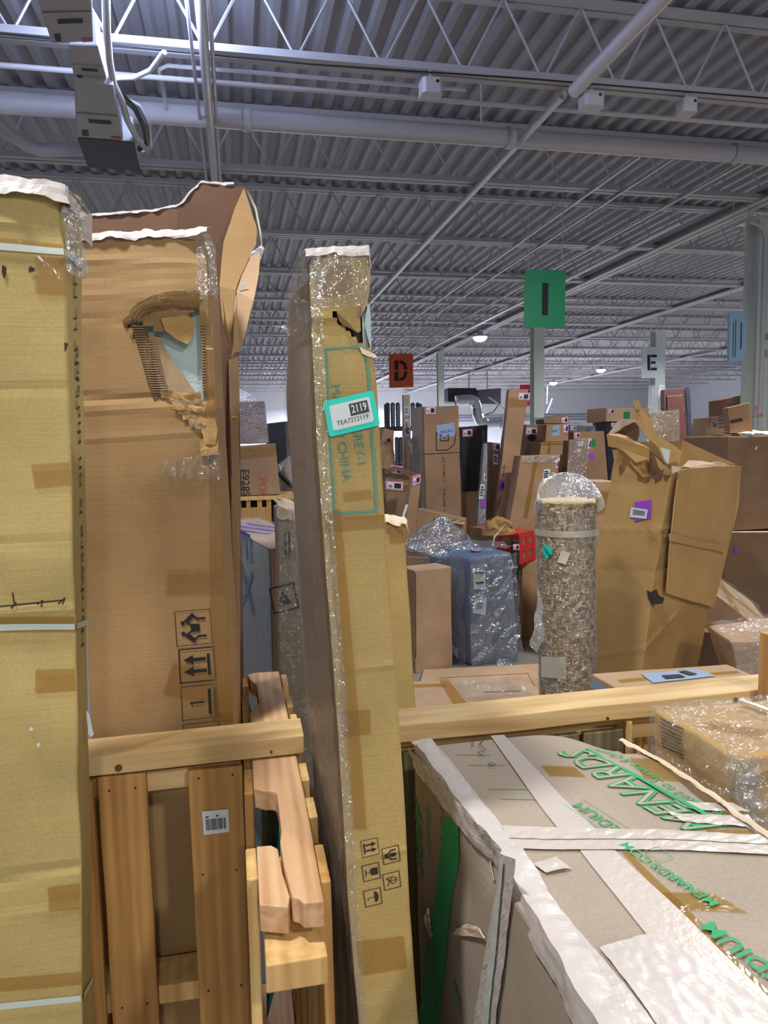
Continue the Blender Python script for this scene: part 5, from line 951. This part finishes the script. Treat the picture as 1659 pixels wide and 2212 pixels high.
S = cb('black carton with a pink sticker and faint panels', [(997, 922), (1054, 918), (1050, 1060), (1000, 1062)], 6.92, .3, BLACKC, True, zt_, .003); S.pink('f', (1010, 935)); S.rectm('dark_panel', 'f', (1008, 948), .05, .05, INKB); S.rectm('dark_panel', 'f', (1010, 1016), .05, .05, INKB); S.rectm('grey_panel', 'f', (1034, 985), .06, .36, DARK, 0); S.rectm('printed_panel', 'f', (1044, 960), .03, .28, plain('grey_print', s2l(84, 84, 90), .6))
S = cb('thin clear wrapped board leaning beside the narrow brown carton', [(1046, 958), (1053, 960), (1050, 1128), (1031, 1128)], 6.35, .06, plain('wrapped_grey', s2l(128, 128, 134), .4)); S.pink('f', (1047, 1030), .05, .08); S.white('f', (1041, 1062), .07, .14); S.wrap('stretch_film', 'f', CLEAR, .004, .01, .06); S.rectm('purple_mark', 'f', (1044, 1086), .05, .08, PURP, off=.01)
S = cb('narrow brown carton with a pink and a white label left of the tallest leaning one', [(1056, 955), (1081, 958), (1078, 1130), (1047, 1130)], 6.7, .2, K_BG2); S.pink('f', (1072, 965)); S.white('f', (1070, 992), .06, .1)
S = cb('tallest leaning brown carton with a pink sticker at its top', [(1100, 840), (1142, 841), (1104, 1128), (1070, 1128)], 6.3, (.05, .2, 0), K_BG); S.pink('f', (1131, 857)); S.put('fold_line', 'f', S.uv('f', 1105, 930), 1.4, [], INK) if 0 else None
S.quad('tape', 'f', [(1098, 880), (1138, 880), (1139, 860), (1099, 860)], TAPE, .004, (4, 2)); S.faint('f', (1088, 1014), (5,), .032, INK, 83); S.faint('f', (1078, 1085), (7,), .036, INK, 83); S.put('printed_mark', 'f', S.uv('f', 1105, 1052), 0, stroke([(.026*math.cos(a*.785), .026*math.sin(a*.785)) for a in range(9)], .010), INKB, .004); S.put('printed_mark', 'f', S.uv('f', 1104, 1070), 0, [rect(-.022, -.03, .022, .03)], INKB, .004); S.faint('f', (1101, 1095), (5,), .04, DARK, 83); S.pink('f', (1084, 1050), .05, .1, purple=True)
S = cb('brown carton with a round dark mark right of the tallest leaning one', [(1137, 917), (1181, 920), (1170, 1010), (1131, 1010)], 6.95, .3, K_BG2, fm={'f': K_BG}); S.pink('f', (1148, 931)); S.put('round_mark', 'f', S.uv('f', 1148, 946), 0, [disc(0, 0, .035)], plain('ink_seal', s2l(30, 54, 60), .6), .004); S.rectm('blue_label', 'f', (1152, 975), .06, .08, BLUEL)
Sb = cb('wide brown carton under the two stacked small ones', [(1169, 956), (1231, 954), (1220, 1020), (1160, 1020)], 6.45, (.03, .3, 0), K_BG); Sb.pink('f', (1226, 968), .05, .12, -8); Sb.quad('tape', 'f', [(1170, 962), (1228, 960), (1230, 955), (1170, 957)], TAPE, .004, (4, 2)); Sb.quad('tape', 'f', [(1180, 1000), (1186, 1000), (1190, 956), (1184, 956)], TAPE, .003, (2, 6)); zb1 = PY(1200, 955, 6.45).z+.004
S2 = cb('small carton with a blue label on the wide brown one', [(1181, 917), (1228, 915), (1228, 950), (1178, 950)], 6.5, .22, K_BG, True, zb1, .004); S2.rectm('blue_label', 'f', (1201, 930), .075, .1, BLUEL, 3); S2.faint('f', (1201, 930), (5,), .022, plain('ink_blue', s2l(70, 90, 130), .6), 8, .004); S2.pink('f', (1222, 926), .055, .08); zb2 = PY(1205, 916, 6.5).z+.004
S = cb('small carton with pink labels topmost of its stack by the green column', [(1174, 906), (1229, 894), (1229, 914), (1176, 914)], 6.55, .2, K_BG2, True, zb2, .006); S.pink('f', (1219, 908), .07, .05)
S = cb('big brown carton with two white labels in front of the stacks', [(1125, 985), (1209, 982), (1196, 1150), (1098, 1150)], 5.95, (.02, .2, 0), K_BG); S.white('f', (1181, 1026), .07, .10); S.white('f', (1195, 1028), .035, .06, lines=3); S.pink('f', (1204, 1000), .035, .1, -8); S.quad('tape', 'f', [(1130, 1120), (1140, 1120), (1163, 985), (1155, 985)], TAPE, .004, (2, 10)); S.quad('stretch_film', 'f', [(1126, 1000), (1208, 998), (1209, 983), (1126, 986)], CLEAR, .006, (10, 3), wob=.012)
S = cb('olive brown taped carton with a small white label and yellow mark', [(1229, 951), (1271, 947), (1262, 1050), (1221, 1050)], 6.1, (.04, .2, 0), K_BG2, fm={'r': K_BG3}); S.white('f', (1253, 958), .045, .04, lines=2); S.rectm('yellow_mark', 'f', (1250, 973), .03, .03, YELL); S.wrap('stretch_film', 'f', CLEAR, .006, .01, .08); S.pink('f', (1271, 958), .035, .1, -6, off=.012)
S = cb('wide flat carton with green and purple stickers', [(1239, 932), (1305, 931), (1314, 1050), (1246, 1050)], 6.6, .12, K_BG); S.pink('f', (1247, 940), .06, .06); S.rectm('green_sticker', 'f', (1281, 957), .055, .08, GREENL); S.rectm('purple_sticker', 'f', (1278, 986), .06, .06, PURP, 35)
S = cb('dark film wrapped carton peeking over the flat carton', [(1229, 918), (1284, 920), (1288, 990), (1229, 990)], 7.1, .25, plain('dark_wrapped', s2l(70, 60, 58), .4)); S.wrap('stretch_film', 'ft', CLEAR, .008, .02, .06); S.pink('f', (1238, 925), .08, .05)
Sd = cb('black carton below the pale one left of the crumpled flaps', [(1309, 912), (1352, 912), (1352, 1060), (1316, 1060)], 7.15, .3, BLACKC); Sd.pink('f', (1326, 917), .06, .05); zd = PY(1330, 912, 7.15).z+.004
S = cb('pale carton with a green square label on the black one', [(1310, 881), (1402, 881), (1402, 911), (1309, 911)], 7.12, (-.07, .3, 0), K_BG3, True, zd, .004, fm={'l': K_BG}); S.pink('f', (1320, 889), .08, .05); S.rectm('green_sticker', 'f', (1354, 897), .075, .075, GREENL)
S = cb('tall taped carton behind the crumpled flaps', [(1402, 892), (1466, 885), (1464, 1010), (1400, 1010)], 5.0, (.16, .25, 0), K_BG2, fm={'r': K_BG3}); S.pink('r', (1475, 898), .12, .09); S.quad('tape', 'f', [(1403, 965), (1465, 960), (1465, 925), (1403, 930)], TAPE, .004, (4, 4)); S.wrap('stretch_film', 'f', CLEAR, .006, .01, .08)
# far red-brown cabinet leaning against the wall
cbn = cb('dark red brown panelled door leaning near the far corner', [(1434, 842), (1478, 838), (1484, 950), (1434, 950)], 12.5, .12, MAHOG, name='door_panel', cat='door', amp=.003); cbn.root['group'] = ''; del cbn.root['group']
for u0_, v0_, u1_, v1_ in ((.12, .55, .88, .95), (.12, .06, .88, .48)):
    a = [cbn.bil('f', u, v)+V((0, -.02, 0)) for u, v in ((u0_, v0_), (u1_, v0_), (u1_, v1_), (u0_, v1_))]; MB().hexa(a+[p+V((0, .02, 0)) for p in a]).build('raised_panel', MAHOG, cbn.root, bevel=.012)
cbn.put('door_knob', 'f', cbn.uv('f', 1467, 857), 0, [disc(0, 0, .03)], plain('brass', s2l(170, 130, 50), .3, metal=.8), .02)
cs_ = cb('black plastic sheeted panel right of the red brown door', [(1481, 842), (1490, 836), (1496, 950), (1488, 950)], 12.75, .1, plain('black_sheet', s2l(52, 52, 60), .35), amp=.01, name='plastic_sheeting', cat='plastic sheet'); del cs_.root['group']
BIRD = [[(-.5, .3), (-.15, .0), (0, -.35), (.3, -.3), (.5, .35), (.2, .1), (0, -.05), (-.2, .35)]]
def logo(S, px, k=.09):
    c = S.uv('f', *px); S.put('printed_logo', 'f', c, 0, [[(x*k, y*k) for x, y in p] for p in BIRD], plain('ink_royal', s2l(50, 80, 160), .6), .004); c2 = (c[0]-.2, c[1]+.02); S.put('printed_mark', 'f', c2, 0, [rect(-.025, -.06, .02, .06)], plain('ink_rust', s2l(190, 100, 80), .6), .004)
    S.put('printed_text', 'f', (c[0]+.35, c[1]+.02), 0, [rect(-.09, .05-.045*i, .09-.02*(i % 2), .07-.045*i) for i in range(4)], plain('ink_faint', s2l(120, 100, 86), .7), .004)
S = cb('pale printed carton with a blue bird logo, upper of two', [(1527, 903), (1580, 897), (1580, 1000), (1520, 1000)], 8.5, .3, K_BG3); logo(S, (1543, 918), .1)
S = cb('pale printed carton with a blue bird logo, lower of two', [(1517, 942), (1572, 945), (1570, 1000), (1511, 1000)], 8.15, .25, K_BG3); logo(S, (1530, 956), .1); S.rectm('white_sticker', 'f', (1530, 975), .03, .03, WHITE); S.rectm('white_sticker', 'f', (1556, 968), .03, .03, WHITE)
S = cb('brown carton highest behind the one with black tape', [(1560, 864), (1612, 852), (1612, 950), (1560, 950)], 8.9, .3, K_BG); logo(S, (1577, 877), .08)
R2 = cb('long brown carton under the biggest dark one at the right', [(1572, 1150), (1760, 1150), (1760, 1260), (1566, 1230)], 3.62, .5, K_BG2, fm={'t': K_BG3}); R2.put('purple_mark', 'f', R2.uv('f', 1587, 1188), .1, [[(-.012, -.022), (.012, -.018), (.014, .018), (-.008, .022)]], PURP, .006); zr = PY(1650, 1150, 3.62).z+.014
R1 = cb('biggest dark brown carton at the right edge', [(1573, 942), (1790, 940), (1780, 1146), (1572, 1146)], 3.66, .42, K_BG2, True, zr); zr1 = PY(1640, 941, 3.66).z+.014; R1.put('scuff', 'f', R1.uv('f', 1632, 967), 0, [[(-.008, -.01), (.004, -.012), (.008, .01), (-.004, .012)]], K_EDGE, .004)
rag('torn_edge', [PY(x, y, 3.7)-R1.o for x, y in ((1590, 938), (1620, 937), (1650, 936), (1690, 936))], (V((0, -.03, -.004)), V((0, .12, .012))), K_EDGE, R1.root, amp=.01, freq=14, n=24)
S = cb('carton with a strip of black tape on top of the biggest dark one', [(1572, 880), (1620, 869), (1626, 936), (1577, 938)], 3.76, (.08, .16, 0), K_BG2, True, zr1, fm={'r': K_BG3}); S.quad('black_tape', 'f', [(1577, 915), (1604, 910), (1602, 903), (1576, 908)], INKB, .004, (4, 1)); S.pink('r', (1632, 885), .07, .055); S.quad('tape', 'r', [(1625, 905), (1648, 900), (1647, 893), (1624, 897)], TAPE, .004, (3, 1))
# loose flattened sheets on a pile
PB = cb('pile of flattened dark boards behind the crushed carton', [(1475, 992), (1566, 992), (1566, 1100), (1475, 1100)], 4.55, .4, K_BG2, name='board_pile'); zp = PY(1520, 992, 4.55).z
for i, (q, mm) in enumerate((([(1478, 984), (1512, 972), (1512, 977), (1480, 989)], NAVY), ([(1494, 986), (1540, 980), (1566, 986), (1560, 990), (1500, 992)], K_EDGE), ([(1476, 996), (1520, 991), (1568, 996), (1560, 1000), (1480, 1001)], K_SHADE))):
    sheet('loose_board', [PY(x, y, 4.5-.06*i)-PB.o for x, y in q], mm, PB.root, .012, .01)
S = cb('pale carton seen between the rug mouth and the crushed carton', [(1284, 1040), (1345, 1040), (1345, 1300), (1270, 1300)], 4.6, .3, K_BG3); S.put('printed_line', 'f', S.uv('f', 1285, 1215), 0, [rect(-.05, -.004, .05, .004)], INK, .003); S.quad('tape', 'f', [(1275, 1110), (1330, 1110), (1330, 1060), (1275, 1060)], TAPE, .004, (3, 3))
# red taped carton and its neighbours
zrd = .87; RB = Carton('taped_carton', 'long carton criss crossed with red tape behind the bagged seat', 'carton', topbox((1121, 1154), (1012, 1137), (1156, 1147), zrd, .24), K_BG2, res=.08, amp=.006)
def tape_uv(k, u1, v1, u2, v2): RB.uvquad('red_tape', k, [(u1, v1), (u2, v1), (u2, v2), (u1, v2)], RED, .004, (6, 6))
for k in 'fr':
    tape_uv(k, .02 if k == 'r' else .55, .86, 1.0, 1.0); tape_uv(k, .0 if k == 'r' else .6, .4, 1, .6); tape_uv(k, .0 if k == 'r' else .55, .02, 1, .16)
    for u in ((.02, .42, .82) if k == 'r' else (.62, .9)): tape_uv(k, u, 0, u+(.18 if k == 'r' else .08), 1)
tape_uv('t', .55, 0, 1, 1); tape_uv('t', 0, 0, .05, 1); zb_ = zrd-.24-.004
S = Carton('carton', 'brown carton standing under the red taped one', 'carton', topbox((1128, 1216), (1030, 1198), (1170, 1210), zb_, zb_), K_BG, res=.1, amp=.004, group=G)
S = cb('black narrow carton with a pink sticker behind the bagged seat', [(1108, 1168), (1120, 1168), (1124, 1400), (1112, 1400)], 4.98, .05, BLACKC); S.pink('f', (1114, 1182), .05, .045)
wd = []; fs = []; c = PY(1078, 1185, 5.02); zb_ = U_.o.z+max(p.z for p in U_.c)+.075; gr = empty('crumpled_paper', V((c.x, 5.02, zb_)), 'crumpled kraft paper wad with a white cord lying on the bagged seat', 'paper')
for i in range(12):
    for k in range(24):
        a = 2*math.pi*k/24; h = i/11; rr = (.125-.035*h)*math.sqrt(max(0, 1-h**4))+.002; wd.append(V((rr*math.cos(a)*1.05, rr*.55*math.sin(a), h*.13+.012))+noise.noise_vector(V((math.cos(a)*2.2, math.sin(a)*2.2, h*3)))*.03*(.3+.7*h))
for i in range(11):
    for k in range(24): fs.append((i*24+k, i*24+(k+1) % 24, (i+1)*24+(k+1) % 24, (i+1)*24+k))
mk('wad', wd, fs, card('kraft_paper', s2l(150, 116, 70)), gr); go = gr.location.copy(); MB().tube([PY(x, y, 4.96)-go for x, y in ((1095, 1132), (1078, 1148), (1068, 1160), (1064, 1178))], .006, 6).build('cord', CREAM, gr, True)
S = cb('square carton standing on the floor left of the bagged seat', [(896, 1233), (974, 1224), (977, 1418), (897, 1428)], 4.70, (-.05, .2, 0), K_BG3, fm={'l': K_BG}, res=.06); S.put('printed_line', 'f', S.uv('f', 897, 1330), 0, [rect(0, -.3, .006, .3)], INK, .003)
S = cb('carton with an open dark lid behind the square one', [(878, 1203), (943, 1206), (946, 1300), (880, 1300)], 5.3, .2, K_BG); sheet('open_lid', [PY(x, y, 5.34)-S.o for x, y in ((878, 1200), (880, 1190), (935, 1197), (943, 1204))], K_BG2, S.root, .008, .006)
S = cb('wide flat carton leaning behind the bagged seat', [(903, 1098), (1004, 1122), (1004, 1200), (893, 1200)], 5.9, (.05, .1, 0), K_BG); S.quad('crumpled_top', 'f', [(940, 1122), (1003, 1134), (1003, 1126), (940, 1112)], K_BG3, .01, (8, 2), wob=.02)
# right hand wrapped cartons
fr = [(1524, 1355), (1622, 1470), (1700, 1400), (1549, 1288)]; a = [PY(x, y, Y) for (x, y), Y in zip(((1522, 1352), (1610, 1480), (1705, 1402), (1548, 1286)), (2.98, 2.98, 2.98, 2.98))]; bk = V((.12, .42, .14))
R3 = Carton('wrapped_carton', 'long carton sloping down right wrapped in film under the long brown one', 'carton', [a[0], a[1], a[2], a[3], a[0]+bk, a[1]+bk, a[2]+bk, a[3]+bk], K_BG, res=.06, amp=.004, facemat={'t': K_BG3}); R3.wrap('stretch_film', 't', CLEAR, .006, .012, .05); R3.uvquad('tape', 't', [(0, .42), (1, .40), (1, .55), (0, .58)], TAPE, .004, (10, 3)); R3.uvquad('tape', 't', [(.2, 0), (.32, 0), (.5, 1), (.38, 1)], TAPE, .005, (3, 8))
S = cb('dark carton low behind the foot of the crushed one', [(1508, 1362), (1620, 1372), (1620, 1470), (1496, 1470)], 3.46, .12, K_BG2)
R4 = Carton('wrapped_carton', 'rounded carton in shiny film at the right edge above the rail', 'carton', quadbox([(1580, 1392), (1720, 1372), (1720, 1470), (1598, 1470)], 2.3, (.10, .26, .0)), K_BG3, res=.05, amp=.02, freq=5, bevel=.04); R4.wrap('stretch_film', 'ft', MILKY if 0 else CLEAR, .008, .016, .03, 14)
# far left behind the slim carton
CRT = empty('wooden_crate', V((PY(560, 1090, 5.7).x, 5.7, 0)), 'slatted wooden crate behind the green wrapped carton', 'crate'); co = CRT.location.copy(); xa, xb = PY(470, 1090, 5.7).x-co.x, PY(640, 1090, 5.7).x-co.x; zt_ = PY(560, 1072, 5.7).z
MB().box(xa, xb, 0, .5, zt_-.03, zt_).build('top_rail', WCR, CRT)
for i, (p0, p1) in enumerate(((500, 521), (532, 541), (556, 566), (576, 586), (597, 606), (616, 640))): MB().box(PY(p0, 1090, 5.7).x-co.x, PY(p1, 1090, 5.7).x-co.x, .01, .04, 0, zt_-.031).build('slat', WZ, CRT)
zb_ = PY(555, 1096, 5.7).z; MB().box(PY(519, 1096, 5.69).x-co.x, PY(585, 1096, 5.69).x-co.x, -.02, .008, zb_-.28, zb_).build('cross_board', WZ, CRT); MB().box(xa, xb, .3, .32, 0, zt_-.04).build('back_board', DARK, CRT)
S = Carton('carton', 'carton printed F9289E standing on the slatted crate', 'carton', quadbox([(470, 968), (595, 957), (606, 1072), (470, 1076)], 5.75, .35, True, zt_+.006), K_BG, res=.1, amp=.003); S.text('f', (530, 1050), 'F9289E', .09, INKB, rot=-90, sx=1.0); S.text('f', (568, 1052), 'POL', .085, plain('ink_red', s2l(190, 80, 60), .6), rot=-90); S.quad('tape', 'f', [(470, 995), (597, 984), (595, 960), (470, 970)], TAPE, .004, (4, 2)); S.put('printed_text', 'f', S.uv('f', 521, 1040), 0, [rect(-.004+.02*i, -.12, .002+.02*i, .1) for i in range(2)], INK, .003); z5 = PY(540, 960, 5.75).z+.01
S = Carton('carton', 'film wrapped purplish carton on top of the printed one', 'carton', quadbox([(470, 869), (572, 866), (580, 952), (470, 955)], 5.78, .32, True, z5), card('kraft_mauve', s2l(134, 108, 100)), res=.08, amp=.006); S.wrap('stretch_film', 'f', CLEAR, .006, .012, .05); S.faint('f', (538, 891), (2, 3, 2), .05, INK); S.faint('f', (544, 911), (2,), .045, INK)
sheet('plastic_sheet', [PY(x, y, 5.9)-S.o for x, y in ((470, 838), (514, 840), (530, 845), (557, 858), (556, 868), (514, 871), (470, 872))], MILKY, S.root, .004, .02, 6, 3)
S = cb('black carton in the gap left of the slim carton', [(577, 915), (640, 908), (640, 1060), (580, 1060)], 6.9, .3, BLACKC)
r = empty('wrapped_bundle', V((PY(628, 1030, 6.5).x, 6.5, 0)), 'rounded film wrapped bundle in the gap beside the slim carton', 'bundle'); vs = []; fs = []
for i in range(20):
    for k in range(20):
        a = 2*math.pi*k/20; h = i/19; z1_ = PY(620, 985, 6.3).z; rr = .115*math.sqrt(max(0, 1-max(0, (h-.93)/.07)**2))+.002; vs.append(V((rr*math.cos(a), rr*math.sin(a), h*z1_))+noise.noise_vector(V((a, h*8, 2)))*.012)
for i in range(19):
    for k in range(20): fs.append((i*20+k, i*20+(k+1) % 20, (i+1)*20+(k+1) % 20, (i+1)*20+k))
mk('bundle', vs, fs, K_BG, r, True); mk('stretch_film', [v+V((v.x, v.y, 0)).normalized()*.008 if (v.x or v.y) else v for v in vs], fs, CLEAR, r, True); MB().tube([V((-.12, -.13, 1.36)), V((.12, -.13, 1.12))], .02, 6).build('black_strap', INKB, r)
